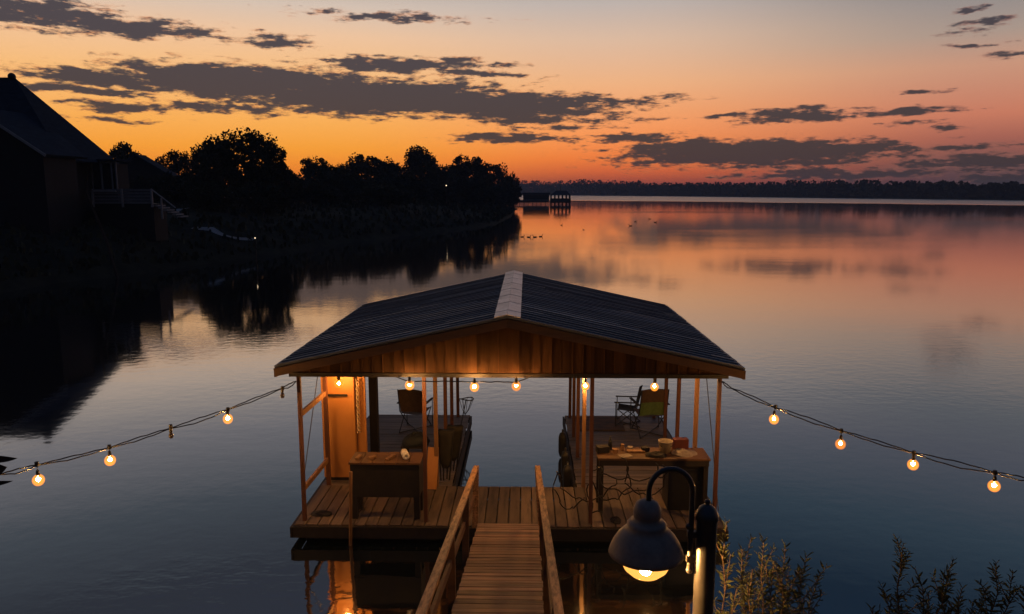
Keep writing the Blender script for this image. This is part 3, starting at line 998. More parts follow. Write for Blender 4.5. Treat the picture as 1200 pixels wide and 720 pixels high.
camp_chair("camp_chair", "dark camp chair turned sideways just left of the green chair", (p.x, p.y + .2, DZ), R(80), M["dark_cloth"], None, .85)
p = on(481, 503, DZ)
camp_chair("camp_chair", "dark camp chair on the left finger deck below a lit bulb", (p.x + .12, p.y, DZ), R(-10), M["brown_cloth"], None, .98)

# folded chairs and gear standing by the left edge of the slip
def folded(c, hgt, label, seed, lean):
    g = random.Random(seed)
    t = empty("folded_chair", (c.x, c.y, DZ), label, "chair", "folded chairs by the slip")
    for i in range(4):
        a = Vector((c.x + (i - 1.5) * .05, c.y + g.uniform(-.05, .05), DZ + .012))
        b = Vector((c.x + (i - 1.5) * .085 + lean, c.y + g.uniform(-.06, .06), DZ + hgt * g.uniform(.85, 1.0)))
        MB().tube([a, b], .013, 8).build("leg", M["black"], t)
    mb = MB()
    n = 7
    vs, fs = [], []
    for i in range(n + 1):
        z = DZ + hgt * lerp(.28, .97, i / n)
        wd = lerp(.07, .15, (i / n) ** .7)
        for k in range(10):
            a = 2 * math.pi * k / 10
            q = .75 + .5 * vnoise(k * 1.3 + seed, i * .9)
            vs.append((c.x + lean * (z - DZ) / hgt + wd * q * math.cos(a), c.y + .09 * q * math.sin(a), z + .02 * math.sin(k * 2)))
    for i in range(n):
        for k in range(10):
            fs.append((i * 10 + k, i * 10 + (k + 1) % 10, (i + 1) * 10 + (k + 1) % 10, (i + 1) * 10 + k))
    fs += [tuple(range(10))[::-1], tuple(n * 10 + k for k in range(10))]
    mb.add(vs, fs, True).build("folded_cloth", M["dark_cloth"], t)
c = on(521, 566, DZ); folded(Vector((c.x, 12.6, DZ)), .95, "dark folded camp chair standing next to the bright leaning board", 4, .02)
c = on(529, 560, DZ); folded(Vector((c.x - .02, 13.0, DZ)), .9, "dark folded camp chair nearest the left edge of the slip", 9, .08)
c = on(535, 520, DZ)
fn = empty("fishing_net", (c.x, 15.0, DZ), "dark landing net propped at the far corner of the left finger deck", "net")
MB().tube([(IL - .12, 15.2, DZ + .01), (IL + .0, 15.6, .95)], .012, 8).build("handle", M["black"], fn)
mb = MB()
for i in range(9):
    a = i / 9 * 2 * math.pi; b2 = (i + 1) / 9 * 2 * math.pi
    hub = Vector((IL - .02, 15.5, .62))
    q = [Vector((IL + .0 + .16 * math.cos(x_), 15.6 + .1 * math.sin(x_), .95 + .02 * math.sin(2 * x_))) for x_ in (a, b2)]
    mb.tube([q[0], q[1]], .012, 6)
    mb.tube([q[0], q[0].lerp(hub, .5) + Vector((0, 0, -.05)), hub], .005, 5)
mb.build("hoop", M["black"], fn)

# right workbench
ty0, ty1 = 11.25, 11.78
t0, t1 = at(701, 540, ty0), at(833, 540, ty0)
tz = at(770, 538, ty0).z
wb = empty("workbench", ((t0.x + t1.x) / 2, (ty0 + ty1) / 2, DZ), "long brown workbench covered in clutter at the front right of the deck", "workbench")
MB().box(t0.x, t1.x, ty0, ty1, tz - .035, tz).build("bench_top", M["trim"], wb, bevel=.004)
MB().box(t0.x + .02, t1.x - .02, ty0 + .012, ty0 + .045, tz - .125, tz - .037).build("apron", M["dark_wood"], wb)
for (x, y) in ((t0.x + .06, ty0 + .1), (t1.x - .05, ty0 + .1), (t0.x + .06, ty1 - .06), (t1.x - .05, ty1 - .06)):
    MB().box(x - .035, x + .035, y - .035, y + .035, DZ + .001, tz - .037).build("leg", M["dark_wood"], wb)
c0, c1 = at(782, 600, 11.4), at(824, 600, 11.4)
cbx = empty("storage_box", ((c0.x + c1.x) / 2, 11.6, DZ), "black upright storage box under the right end of the workbench", "box")
MB().box(c0.x, c1.x, 11.4, 11.9, DZ + .001, tz - .22).build("box_body", M["black"], cbx, bevel=.01)
MB().box(c0.x - .01, c1.x + .01, 11.39, 11.91, tz - .217, tz - .17).build("lid", M["dark_wood"], cbx, bevel=.006)
p = at(778, 524, 11.7)
bk = empty("bucket", (p.x, 11.58, tz), "pale bucket standing on the workbench", "bucket")
MB().lathe([(.001, 0), (.09, 0), (.115, .17), (.12, .175), (.12, .185), (.108, .186), (.085, .01), (.001, .01)], (p.x, 11.58, tz + .002), 24).build("pail", M["dull"], bk)
MB().tube([(p.x + .117 * math.cos(a * .2618), 11.58 + .117 * math.sin(a * .2618) * .3 - .11, tz + .17 - .07 * math.sin(a * .2618)) for a in range(13)], .004, 6).build("handle", M["black"], bk)
# clutter
def box_thing(name, label, cat, mat, u, y, w, d, h, rz, group=None):
    q = at(u, 530, y)
    o = MB().box(-w / 2, w / 2, -d / 2, d / 2, 0, h).build(name, mat, None, bevel=.006)
    o.location = (q.x, y, tz + .003); o.rotation_euler.z = rz
    return tag(o, label, cat, group)
box_thing("toolbox", "dark small toolbox at the left end of the workbench", "toolbox", M["dark_wood"], 706, 11.55, .2, .14, .1, .2)
box_thing("wood_block", "square wood block beside the toolbox on the workbench", "block", M["pale_post"], 721, 11.5, .07, .06, .07, .5, "wood blocks on the workbench")
box_thing("wood_block", "flat pale plank lying mid-workbench", "block", M["pale_post"], 745, 11.55, .3, .09, .03, -.06, "wood blocks on the workbench")
box_thing("petrol_can", "dull red can behind the pale bucket on the workbench", "can", M["red"], 797, 11.68, .24, .13, .19, .1)
box_thing("wood_block", "tall thin block near the black bottle on the workbench", "block", M["pale_post"], 729, 11.62, .05, .05, .11, .3, "wood blocks on the workbench")
box_thing("tackle_tin", "small pale tin at the middle of the workbench", "tin", M["dull"], 738, 11.66, .1, .08, .055, -.3)
box_thing("tackle_tin", "small dark tin left of the dark rag on the workbench", "tin", M["dark_wood"], 756, 11.6, .12, .09, .07, .2)
box_thing("magazine", "pale magazine lying flat at the front edge of the workbench", "magazine", M["dull"], 733, 11.36, .2, .15, .012, .4)
q = at(715, 525, 11.66)
o = MB().lathe([(.001, 0), (.035, 0), (.036, .13), (.014, .18), (.014, .22), (.001, .22)], (0, 0, 0), 16).build("bottle", M["black"])
o.location = (q.x, 11.66, tz + .002)
tag(o, "black bottle standing behind the toolbox on the workbench", "bottle")
p = at(769, 531, 11.45)
heap("rag", M["dark_cloth"], (p.x, 11.38, tz + .001), .13, "dark crumpled rag in front of the pale bucket on the workbench", "rag", 8, (1.3, .7, .5))
p = at(800, 531, 11.5)
heap("cloth", M["dull"], (p.x, 11.5, tz + .001), .17, "pale crumpled cloth right of the bucket on the workbench", "cloth", 12, (1.2, .9, .35))
p = at(697, 531, 11.5)
# cable tangle
g = random.Random(21)
mb = MB()
for (u0, v0, ru, rv, a0, a1, yy) in ((688, 556, 34, 30, 180, 350, 11.12), (735, 552, 34, 26, 170, 380, 11.15), (757, 558, 24, 22, 150, 400, 11.1), (716, 560, 22, 26, 190, 420, 11.18),
                                     (668, 566, 18, 30, 150, 330, 11.1), (745, 548, 46, 14, 180, 360, 11.2), (700, 575, 10, 26, 60, 300, 11.08)):
    path = []
    for i in range(25):
        a = R(lerp(a0, a1, i / 24))
        q = at(u0 + ru * math.cos(a) + 2.5 * math.sin(i * .9), v0 - rv * math.sin(a) + 2 * math.sin(i * 1.3 + u0), yy + .05 * math.sin(i * .5))
        q.z = max(q.z, DZ + .02)
        path.append(q)
    mb.tube(path, .011, 6)
tag(mb.build("cable_tangle", M["cable"]), "dark tangled cables looped below the left end of the workbench", "cables")
# mat on the right finger
m0, m1 = on(700, 489, DZ), on(735, 503, DZ)
tag(MB().box(1.12, 2.15, 15.45, 16.4, DZ + .004, DZ + .016).build("floor_mat", M["mat"]), "patterned brown mat at the far end of the right finger deck", "mat")
# fenders hanging on the slip's right edge
for i, y in enumerate((12.75, 13.5, 14.6)):
    o = MB().lathe([(.001, -.3), (.06, -.29), (.085, -.2), (.085, .12), (.06, .2), (.02, .22), (.02, .28), (.001, .28)], (0, 0, 0), 14).build("boat_fender", M["black"])
    o.location = (IR - .145, y, DZ + .02)
    tag(o, ("black fender on the right slip edge nearest the walkway", "black fender midway along the right slip edge", "black fender on the right slip edge farthest from the walkway")[i], "fender", "black fenders along the slip")
# loose stick on the deck front and mooring pole
p = on(411, 634, 0)
pt = at(411, 553, p.y - .15)
tag(MB().tube([(p.x - .0, p.y - .15, -.9), (pt.x, p.y - .15, pt.z)], .026, 10).build("mooring_pole", M["pale_post"]), "slim pale mooring pole standing in the water before the dark bench", "pole")
a, b = on(372, 608, DZ), on(392, 592, DZ)
heap("rag", M["dark_cloth"], (on(376, 606, DZ).x, on(376, 606, DZ).y + .1, DZ + .002), .13, "dark rag lying on the front left deck boards", "rag", 17, (1.3, .8, .35))
p = on(722, 612, DZ)
heap("rag", M["dark_cloth"], (p.x, p.y + .05, DZ + .002), .10, "small dark rag on the deck boards behind the street lamp", "rag", 19, (.8, 1.2, .5))

# ------------------------------------------------------------------ shrubs
def leaf(mb, p, d, ln, w, g):
    d = d.normalized()
    s = d.cross(Vector((g.uniform(-1, 1), g.uniform(-1, 1), g.uniform(.2, 1)))).normalized()
    nrm = s.cross(d)
    c = p + d * ln * .5 + nrm * ln * .06
    e = p + d * ln - nrm * ln * .08
    q1, q2 = p + d * ln * .3, p + d * ln * .7
    mb.add([p, q1 + s * w * .5, q2 + s * w * .42, e, q2 - s * w * .42 + nrm * w * .2, q1 - s * w * .5 + nrm * w * .2],
           [(0, 1, 2, 3), (0, 3, 4, 5)])
def shrub(name, label, tops, seed, Y):
    g = random.Random(seed)
    base_u = sum(t[0] for t in tops) / len(tops)
    bp_ = at(base_u, 800, Y)
    base = Vector((bp_.x, Y, near_h(bp_.x, Y)))
    t = empty(name, base, label, "shrub")
    ms, ml = MB(), MB()
    for (u, v, yo, dens_) in tops:
        tip = at(u, v, Y + yo)
        b0 = base + Vector((g.uniform(-.15, .15) + (tip.x - base.x) * .45, g.uniform(-.1, .1), -.02))
        mid_ = b0.lerp(tip, .55) + Vector((g.uniform(-.13, .13), g.uniform(-.1, .1), 0))
        pts = []
        for i in range(15):
            q = i / 14
            pts.append(b0 * (1 - q) ** 2 + mid_ * 2 * q * (1 - q) + tip * q * q + Vector((.012 * math.sin(i * 1.7 + seed), .012 * math.cos(i * 1.3), 0)))
        ms.tube(pts, [lerp(.008, .0025, i / 14) for i in range(15)], 6)
        L_ = (tip - b0).length
        def leaves(path, n, ln0, from_):
            for i in range(n):
                q = lerp(from_, 1.0, (i + g.random()) / n)
                f = q * (len(path) - 1)
                k = min(int(f), len(path) - 2)
                p = path[k].lerp(path[k + 1], f - k)
                ax = (path[k + 1] - path[k]).normalized()
                an = i * 2.4 + g.uniform(-.4, .4)
                side = Vector((math.cos(an), math.sin(an), 0))
                up = lerp(.25, 1.25, max(0, (q - .55) / .45))
                d = side + ax * up + Vector((0, 0, g.uniform(-.25, .15)))
                ln = ln0 * g.uniform(.55, 1.3) * (1.0 if q < .93 else .75)
                leaf(ml, p, d, ln, ln * g.uniform(.15, .24), g)
        leaves(pts, int(125 * dens_), .062, .3)
        for j in range(int(8 * dens_)):
            k = g.randint(5, 12)
            o_ = pts[k]
            d = Vector((g.uniform(-1, 1), g.uniform(-.8, .8), g.uniform(.7, 1.5))).normalized()
            ln = g.uniform(.10, .24) * L_ ** .3
            br = [o_ + d * ln * (i / 5) + Vector((0, 0, .1 * ln * (i / 5) ** 2)) for i in range(6)]
            ms.tube(br, [lerp(.004, .0015, i / 5) for i in range(6)], 5)
            leaves(br, int(20 * dens_), .05, .15)
    ms.build("stem", M["stem"], t)
    ml.build("foliage", M["leaf"], t)
shrub("willow_shrub", "bushy olive-leaved shrub beside the street lamp post, lit by the lamp",
      [(850, 612, 0, 1), (868, 645, .15, 1), (893, 634, 0, 1), (905, 660, -.1, 1), (919, 640, .1, 1), (936, 668, -.05, .9), (944, 652, .1, 1), (960, 672, .2, .8), (880, 668, -.15, 1), (862, 690, -.1, .8)], 3, 4.25)
shrub("willow_shrub", "tall single-spired shrub stem in the lower right, first one away from the lamp",
      [(1053, 632, 0, 1.0), (1074, 667, .1, .8), (1040, 700, -.1, .6), (1090, 695, 0, .8)], 5, 4.3)
shrub("willow_shrub", "middle thin shrub at the lower right with a small bud tip",
      [(1118, 656, 0, .9), (1128, 690, .1, .9), (1104, 690, -.05, .8), (1140, 706, 0, .8)], 8, 4.3)
shrub("willow_shrub", "dark shrub at the lower right corner of the picture",
      [(1170, 660, 0, .9), (1158, 690, .1, .8), (1190, 672, 0, 1), (1203, 690, .1, 1)], 13, 4.3)
shrub("willow_shrub", "tiny shrub tip showing at the bottom edge right of the bushy shrub", [(1021, 713, 0, .7)], 15, 4.3)
# broad dark leaves poking in at the left edge
lpY = 4.0
lb = at(-60, 640, lpY)
pl = empty("broadleaf_plant", (lb.x, lpY, near_h(lb.x, lpY)), "dark broad pointed leaves poking in at the left edge", "plant")
MB().tube([(lb.x, lpY, near_h(lb.x, lpY)), at(-50, 600, lpY), at(-30, 548, lpY)], [.012, .01, .006], 8).build("stem", M["stem"], pl)
def big_leaf(a, b, w):
    n = 10
    d = (b - a); s = d.cross(Vector((0, 1, 0))).normalized()
    vs, fs = [], []
    for i in range(n + 1):
        t = i / n
        c = a.lerp(b, t) + Vector((0, 0, -.012 * math.sin(math.pi * t)))
        ww = w * math.sin(math.pi * min(1, t * .96 + .04)) ** .8
        vs += [c + s * ww / 2, c + Vector((0, .006, 0)), c - s * ww / 2]
    for i in range(n):
        fs += [(3 * i, 3 * i + 1, 3 * i + 4, 3 * i + 3), (3 * i + 1, 3 * i + 2, 3 * i + 5, 3 * i + 4)]
    MB().add(vs, fs, True).build("leaf", M["dark_cloth"] if False else M["stem"], pl)
big_leaf(at(-32, 534, lpY), at(20, 537.5, lpY), .045)
big_leaf(at(-40, 566, lpY), at(15, 564, lpY), .035)
big_leaf(at(-25, 549, lpY), at(8, 548, lpY - .03), .08)

# ------------------------------------------------------------------ trees on the left bank
def crown_mesh(seed, clumps=60, per=75, leafs=.034, spread=.5, zc=.6, zr=.4):
    g = random.Random(seed)
    mb = MB()
    for i in range(clumps):
        while True:
            v = Vector((g.uniform(-1, 1), g.uniform(-1, 1), g.uniform(-1, 1)))
            if v.length < 1: break
        v = v.normalized() * (v.length ** .6)
        v *= .72 + .5 * vnoise(v.x * 2.1 + v.z * 1.7 + seed * 5, v.y * 2.1 - v.z * 1.3 + seed)
        c = Vector((v.x * spread, v.y * spread, zc + v.z * zr * (1 if v.z > 0 else .9)))
        r = g.uniform(.05, .16)
        for _ in range(per):
            d = Vector((g.gauss(0, 1), g.gauss(0, 1), g.gauss(0, .8))).normalized() * r * g.uniform(.3, 1) ** .5
            p = c + d
            q = leafs * g.uniform(.6, 1.3)
            e1 = Vector((g.uniform(-1, 1), g.uniform(-1, 1), g.uniform(-1, 1))).normalized() * q
            e2 = e1.cross(Vector((g.uniform(-1, 1), g.uniform(-1, 1), g.uniform(-1, 1)))).normalized() * q * .6
            mb.add([p - e1, p - e2, p + e1, p + e2], [(0, 1, 2, 3)])
    return mb
def trunk_mesh(seed, spread=.5):
    g = random.Random(seed)
    mb = MB()
    mb.tube([(0, 0, -.06), (.01, 0, .15), (.0, .01, .35), (.015, 0, .6), (0, 0, .85)], [.035, .027, .022, .014, .004], 9)
    for i in range(9):
        a = i * 2.4 + g.uniform(-.3, .3)
        z = .2 + .06 * i
        r = spread * g.uniform(.55, .85)
        mb.tube([(0, 0, z), (math.cos(a) * r * .45, math.sin(a) * r * .45, z + .09), (math.cos(a) * r, math.sin(a) * r, z + .2)], [.013, .008, .003], 6)
    return mb
KINDS = {}
def tree_proto(kind):
    seed, cl_n, per, lf, sp, zc, zr = {"broad": (1, 110, 90, .028, .5, .58, .40), "dense": (2, 110, 90, .028, .46, .55, .42),
                                      "tall": (3, 95, 90, .026, .36, .56, .44), "bush": (4, 100, 80, .034, .5, .46, .46), "open": (6, 120, 90, .024, .54, .56, .42)}[kind]
    return crown_mesh(seed, cl_n, per, lf, sp, zc, zr), trunk_mesh(seed, sp)
def tree(kind, u, vtop, wpx, Y, label, name="tree", group=None, hz=None):
    p = at(u, 225, Y)
    z0 = bank_h(p.x, Y) - .15
    h = at(u, vtop, Y).z - z0
    w = wpx * Y / F_PX
    if kind not in KINDS:
        t = empty(name, (0, 0, 0), label, "tree", group)
        cm, tm = tree_proto(kind)
        cm.build("crown", M["crown"], t); tm.build("trunk", M["bark"], t)
        KINDS[kind] = t
    else:
        t = copy_tree(KINDS[kind])
    t.name = name
    t.location = (p.x, Y, z0)
    sp = {"broad": 1.22, "dense": 1.12, "tall": .86, "bush": 1.2, "open": 1.25}[kind]
    t.scale = (w / sp, w / sp, h / 1.08)
    t.rotation_euler.z = (u * 1.7) % 6.28
    tag(t, label, "tree")
    if group: t["group"] = group
    elif "group" in t: del t["group"]
    return t
tree("open", 288, 152, 112, 85, "large spreading tree with ragged open crown, nearest and tallest right of the house", "spreading_tree")
tree("broad", 148, 167, 58, 100, "round dark tree just right of the house roof")
tree("broad", 212, 177, 56, 110, "rounded tree between the house and the large spreading tree")
tree("dense", 178, 186, 44, 105, "low dark tree behind the porch steps of the house")
tree("dense", 374, 182, 58, 130, "bushy dark tree next right of the large spreading tree")
tree("dense", 432, 178, 74, 150, "wide dome-shaped tree in the middle of the dark treeline")
tree("tall", 495, 169, 52, 165, "upright tree standing highest in the distant dark treeline")
tree("dense", 546, 179, 66, 180, "broad dome-shaped tree right of the upright tree")
tree("dense", 578, 190, 52, 210, "rounded tree on the wooded point above the shoreline lights")
tree("bush", 596, 201, 32, 235, "last low tree at the tip of the wooded point")
tree("broad", 256, 164, 66, 95, "rounded tree crowding the left side of the large spreading tree")
tree("dense", 330, 186, 34, 96, "narrow leafy tree crowding the right side of the large spreading tree")
g = random.Random(77)
fill = [(240, 196, 60, 85), (330, 196, 50, 100), (350, 203, 50, 120), (396, 197, 60, 120), (404, 186, 44, 150), (460, 190, 60, 150), (520, 193, 60, 165), (470, 200, 70, 135), (425, 205, 70, 120),
        (510, 208, 70, 150), (555, 206, 60, 170), (585, 212, 44, 205), (600, 216, 22, 238), (370, 212, 60, 105), (310, 210, 70, 80), (190, 200, 50, 85), (250, 212, 60, 74), (160, 205, 40, 80), (226, 205, 44, 92), (450, 215, 70, 110)]
for i, (u, v, w, Y) in enumerate(fill):
    tree("bush", u, v, w, Y, "low dark bushy tree filling the gaps of the unlit left treeline", "bushy_tree", "bushy trees filling the dark left treeline")
# ground cover on the bank
def cover():
    g = random.Random(31)
    mb = MB()
    for _ in range(5200):
        Y = 36 + 190 * g.random() ** 1.8
        s = .6 + 22 * g.random() ** 1.6
        x = x_shore(Y) - s
        z = bank_h(x, Y)
        q = g.uniform(.12, .38) * (1 + Y / 160)
        a = g.random() * 3.14
        dx, dy = math.cos(a) * q * .5, math.sin(a) * q * .5
        ln = Vector((g.uniform(-.3, .3), g.uniform(-.3, .3), 1)) * q
        b = Vector((x, Y, z - .05))
        mb.add([b + Vector((-dx, -dy, 0)), b + Vector((dx, dy, 0)), b + ln + Vector((dx * .6, dy * .6, 0)), b + ln * 1.1 + Vector((-dx * .2, -dy * .2, 0))], [(0, 1, 2, 3)])
    tag(mb.build("grass_tufts", M["crown"]), "dark rough grass and weeds covering the left bank", "grass", kind="stuff")
cover()

# ------------------------------------------------------------------ house on the left
HY0, HY1 = 52.0, 58.5
hx1 = at(137, 188, HY1).x - .35
hx0 = hx1 - 34
ez = at(120, 187, HY0).z
ry = (HY0 + HY1) / 2
rp_ = at(17, 91, ry)
hs = empty("house", (hx1 - 6, HY0, bank_h(hx1 - 6, HY0)), "dark house with steep blue-grey hipped roof on the left bank", "house")
mb = MB()
zg = 2.0
mb.box(hx0 + .4, hx1 - .4, HY0 + .4, HY1 - .4, zg, ez)
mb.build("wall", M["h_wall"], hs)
o_ = .35
# roof with hipped end, real thickness
mb = MB()
A, B, C_, D_ = (hx0, HY0 - o_, ez - .05), (hx1 + o_, HY0 - o_, ez - .05), (hx1 + o_, HY1 + o_, ez - .05), (hx0, HY1 + o_, ez - .05)
Rr, Rl = (rp_.x, ry, rp_.z), (hx0 + 4, ry, rp_.z + .1)
def thick(pts, t=.16):
    v = [Vector(p) for p in pts]
    n = (v[1] - v[0]).cross(v[2] - v[0]).normalized()
    if n.z < 0: n = -n
    w = [p - n * t for p in v]
    k = len(v)
    mb.add([tuple(p) for p in v + w], [tuple(range(k)), tuple(range(k, 2 * k))[::-1]] + [(i, (i + 1) % k, k + (i + 1) % k, k + i) for i in range(k)])
thick([A, B, Rr, Rl]); thick([B, C_, Rr]); thick([C_, D_, Rl, Rr]); thick([D_, A, Rl])
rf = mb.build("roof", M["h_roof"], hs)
MB().ball((at(14, 92, ry).x, ry, at(14, 91, ry).z + .06), .27, 12).tube([(at(14, 92, ry).x, ry, rp_.z - .3), (at(14, 92, ry).x, ry, rp_.z + .1)], .08, 8).build("roof_finial", M["black"], rf)
# cross gable towards the lake
gy = HY0 - 3.2
ge = at(57, 181, gy); gp = at(-30, 124, gy)
mb = MB()
half = ge.x - gp.x
for sx_ in (-1, 1):
    thick([(gp.x, gy - .3, gp.z), (gp.x, HY0 + 3, gp.z), (gp.x + sx_ * half, HY0 + 1.2, ge.z), (gp.x + sx_ * half, gy - .3, ge.z)])
mb.build("gable_roof", M["h_roof"], hs)
mb = MB()
vs = [(gp.x - half + .4, gy, zg), (gp.x + half - .4, gy, zg), (gp.x + half - .4, gy, ge.z), (gp.x, gy, gp.z - .2), (gp.x - half + .4, gy, ge.z)]
mb.add(vs + [(x, HY0 + .39, z) for (x, y, z) in vs], [(4, 3, 2, 1, 0), (5, 6, 7, 8, 9), (0, 1, 6, 5), (1, 2, 7, 6), (4, 0, 5, 9)])
mb.build("gable_front", M["h_wall"], hs)
mb = MB()
mb.bar((gp.x, gy - .34, gp.z - .1), (ge.x, gy - .34, ge.z - .1), .06, .16)
mb.bar((gp.x, gy - .34, gp.z - .1), (gp.x - half, gy - .34, ge.z - .1), .06, .16)
mb.build("gable_trim", M["h_white"], hs)
MB().box(ge.x - 2.4, at(76, 183, HY0).x, HY0 - .42, HY0 - .36, ez - .22, ez - .08).build("gutter", M["h_white"], hs)
# sunroom with white framed windows at the right corner
YS_ = 56.2
s0, s1 = at(108, 210, YS_), at(136.5, 210, YS_)
sz0, sz1 = at(120, 223, YS_).z, at(120, 191.5, YS_).z
yS = YS_
MB().box(s0.x + .03, s1.x - .03, yS + .06, HY1 - .5, zg, sz1 - .02).build("sunroom", M["h_wall"], hs)
wn = MB()
nw = 2
for i in range(nw + 1):
    x = lerp(s0.x, s1.x, i / nw * .8 if i < nw else 1)
    wn.box(x - .05, x + .05, yS - .01, yS + .05, sz0, sz1)
wn.box(lerp(s0.x, s1.x, .82) - .045, lerp(s0.x, s1.x, .82) + .045, yS - .008, yS + .052, sz0, sz1)
wn.box(s0.x - .06, s1.x + .06, yS - .03, yS + .045, sz1, sz1 + .15)
wn.box(s0.x - .06, s1.x + .06, yS - .03, yS + .045, sz0 - .1, sz0)
MB().box(s0.x - .2, s1.x + .25, yS - .25, HY1 - .3, sz1 + .16, sz1 + .3).build("sunroom_roof", M["h_roof"], hs)
wf = wn.build("window_frame", M["h_white"], hs)
MB().box(s0.x + .05, s1.x - .05, yS + .053, yS + .058, sz0, sz1).build("pane", M["glass"], wf)
# porch deck with board railing
PY0 = 56.1
r0, r1 = at(109, 230, PY0 - 2), at(178, 230, PY0 - 2)
rz1, rz0 = at(140, 222.5, PY0 - 2).z, at(140, 239, PY0 - 2).z
por = empty("porch", ((r0.x + r1.x) / 2, PY0 - 1, rz0), "white boarded porch railing with steps in front of the dark house", "porch")
mb = MB()
n = 5
for i in range(n):
    z = lerp(rz0, rz1 - .12, i / (n - 1))
    mb.box(r0.x, r1.x, PY0 - 2.02, PY0 - 1.98, z, z + (rz1 - rz0) / n - .035)
mb.build("board_railing", M["h_wall"] if False else surf("grey painted boards", (.2, .195, .19), (.14, .135, .13), .7, (2, 2, 2)), por)
MB().box(r0.x - .05, lerp(r0.x, r1.x, .4), PY0 - 2.1, PY0 - 1.9, rz1 - .16, rz1 - .02).build("handrail", M["h_white"], por)
for t in (0, .5, 1.0):
    x = lerp(r0.x, r1.x, t)
    MB().box(x - .06, x + .06, PY0 - 2.1, PY0 - 1.97 if t else PY0 - 1.97, rz0 - .25, rz1 + .06).build("rail_post", M["h_white"], por)
MB().box(r0.x, r1.x, PY0 - 1.95, PY0 + .05, rz0 - .15, rz0).build("porch_floor", M["h_wall"], por)
MB().box(r0.x, r1.x, PY0 - 1.9, PY0 + .05, zg - .2, rz0 - .152).build("skirting", M["h_wall"], por)
sA, sB = at(180, 222, PY0 - 2), at(190, 243, PY0 - 2)
mb = MB()
for i in range(6):
    t = i / 5
    mb.box(lerp(r1.x + .02, sB.x + 1.0, t), lerp(r1.x + .02, sB.x + 1.0, t) + .3, PY0 - 1.9, PY0 - .7, lerp(rz0 - .1, rz0 - .9, t) - .1, lerp(rz0 - .1, rz0 - .9, t))
mb.build("steps", M["path"], por)
MB().bar((r1.x, PY0 - 2.05, rz1 + .05), (sB.x + 1.0, PY0 - 2.05, rz1 - 1.3), .07, .07).build("stair_rail", M["h_white"], por)
MB().box(sB.x - .05, sB.x + .05, PY0 - 2.1, PY0 - 2.0, rz0 - 1.1, rz1 - .6).build("rail_post", M["h_white"], por)
# leaning pole before the porch
a, b = at(101, 226, HY0 - 4), at(134, 252, HY0 - 6)
zb_ = bank_h(b.x, b.y)
tag(MB().tube([(b.x, b.y, zb_ - .1), (lerp(b.x, a.x, .35), b.y + .6, lerp(zb_, a.z, .5)), tuple(a), tuple(at(103, 195, HY0 - 4))], [.09, .08, .07, .05], 8).build("bent_trunk", M["bark"]), "thin bent dark tree trunk before the white porch", "trunk")
# neighbour's low building with pale roof, and its dark gable behind
y_ = 86.0
a, b = at(200, 221, y_), at(247, 226, y_)
sh = empty("boat_shed", ((a.x + b.x) / 2, y_, bank_h(a.x, y_)), "low shed with a pale flat roof between the porch and the spreading tree", "shed")
MB().bar((a.x, y_ + 1, at(200, 219, y_).z), (b.x, y_ + 1, at(247, 224.5, y_).z), 2.6, .14).build("roof", M["pale_roof"], sh)
MB().box(a.x + .15, b.x - .15, y_ - .1, y_ + 2.1, bank_h(a.x, y_) - 2, at(247, 227, y_).z).build("wall", M["h_wall"], sh)
y_ = 95.0
a, b, c = at(158, 181, y_), at(198, 206, y_), at(120, 206, y_)
mb = MB()
cot = empty("cottage", (a.x, y_, bank_h(a.x, y_)), "small dark cottage with sloping roof behind the house", "cottage")
thick([(a.x, y_, a.z), (a.x, y_ + 2.5, a.z), (b.x + .3, y_ + 2.5, b.z), (b.x + .3, y_, b.z)])
thick([(a.x, y_, a.z), (a.x, y_ + 2.5, a.z), (c.x, y_ + 2.5, c.z), (c.x, y_, c.z)])
mb.build("roof", M["h_roof"], cot)
mb = MB()
vs = [(c.x + .3, y_ + .2, 1), (b.x, y_ + .2, 1), (b.x, y_ + .2, b.z - .1), (a.x, y_ + .2, a.z - .2), (c.x + .3, y_ + .2, c.z - .1)]
mb.add(vs + [(x, y_ + 2.3, z) for (x, y, z) in vs], [(4, 3, 2, 1, 0), (5, 6, 7, 8, 9), (0, 1, 6, 5), (1, 2, 7, 6), (4, 0, 5, 9)])
mb.build("wall", M["h_wall"], cot)
# paths on the bank
def path_strip(pix, w, Y0):
    pts = []
    for (u, v) in pix:
        # march down the view ray to the terrain
        d = ray(u, v).normalized()
        t = 25.0
        while t < 160:
            p = Vector((0, 0, H_CAM)) + d * t
            if p.z < bank_h(p.x, p.y) and x_shore(p.y) > p.x: break
            t += .15
        pts.append(p)
    dense = []
    for a, b in zip(pts, pts[1:]):
        for i in range(6): dense.append(a.lerp(b, i / 6))
    dense.append(pts[-1])
    vs, fs = [], []
    for p in dense:
        for o in (-.5, -.17, .17, .5):
            y = p.y + o * w
            vs.append((p.x, y, bank_h(p.x, y) + .06))
    for i in range(len(dense) - 1):
        for k in range(3):
            fs.append((4 * i + k, 4 * i + k + 1, 4 * i + k + 5, 4 * i + k + 4))
    tag(MB().add(vs, fs, True).build("path", M["path"]), "pale narrow garden path on the dark bank", kind="structure")
path_strip([(192, 247), (215, 246), (232, 244), (246, 242)], 1.6, 60)
path_strip([(226, 268), (248, 270), (262, 277), (282, 281), (298, 282)], .8, 60)

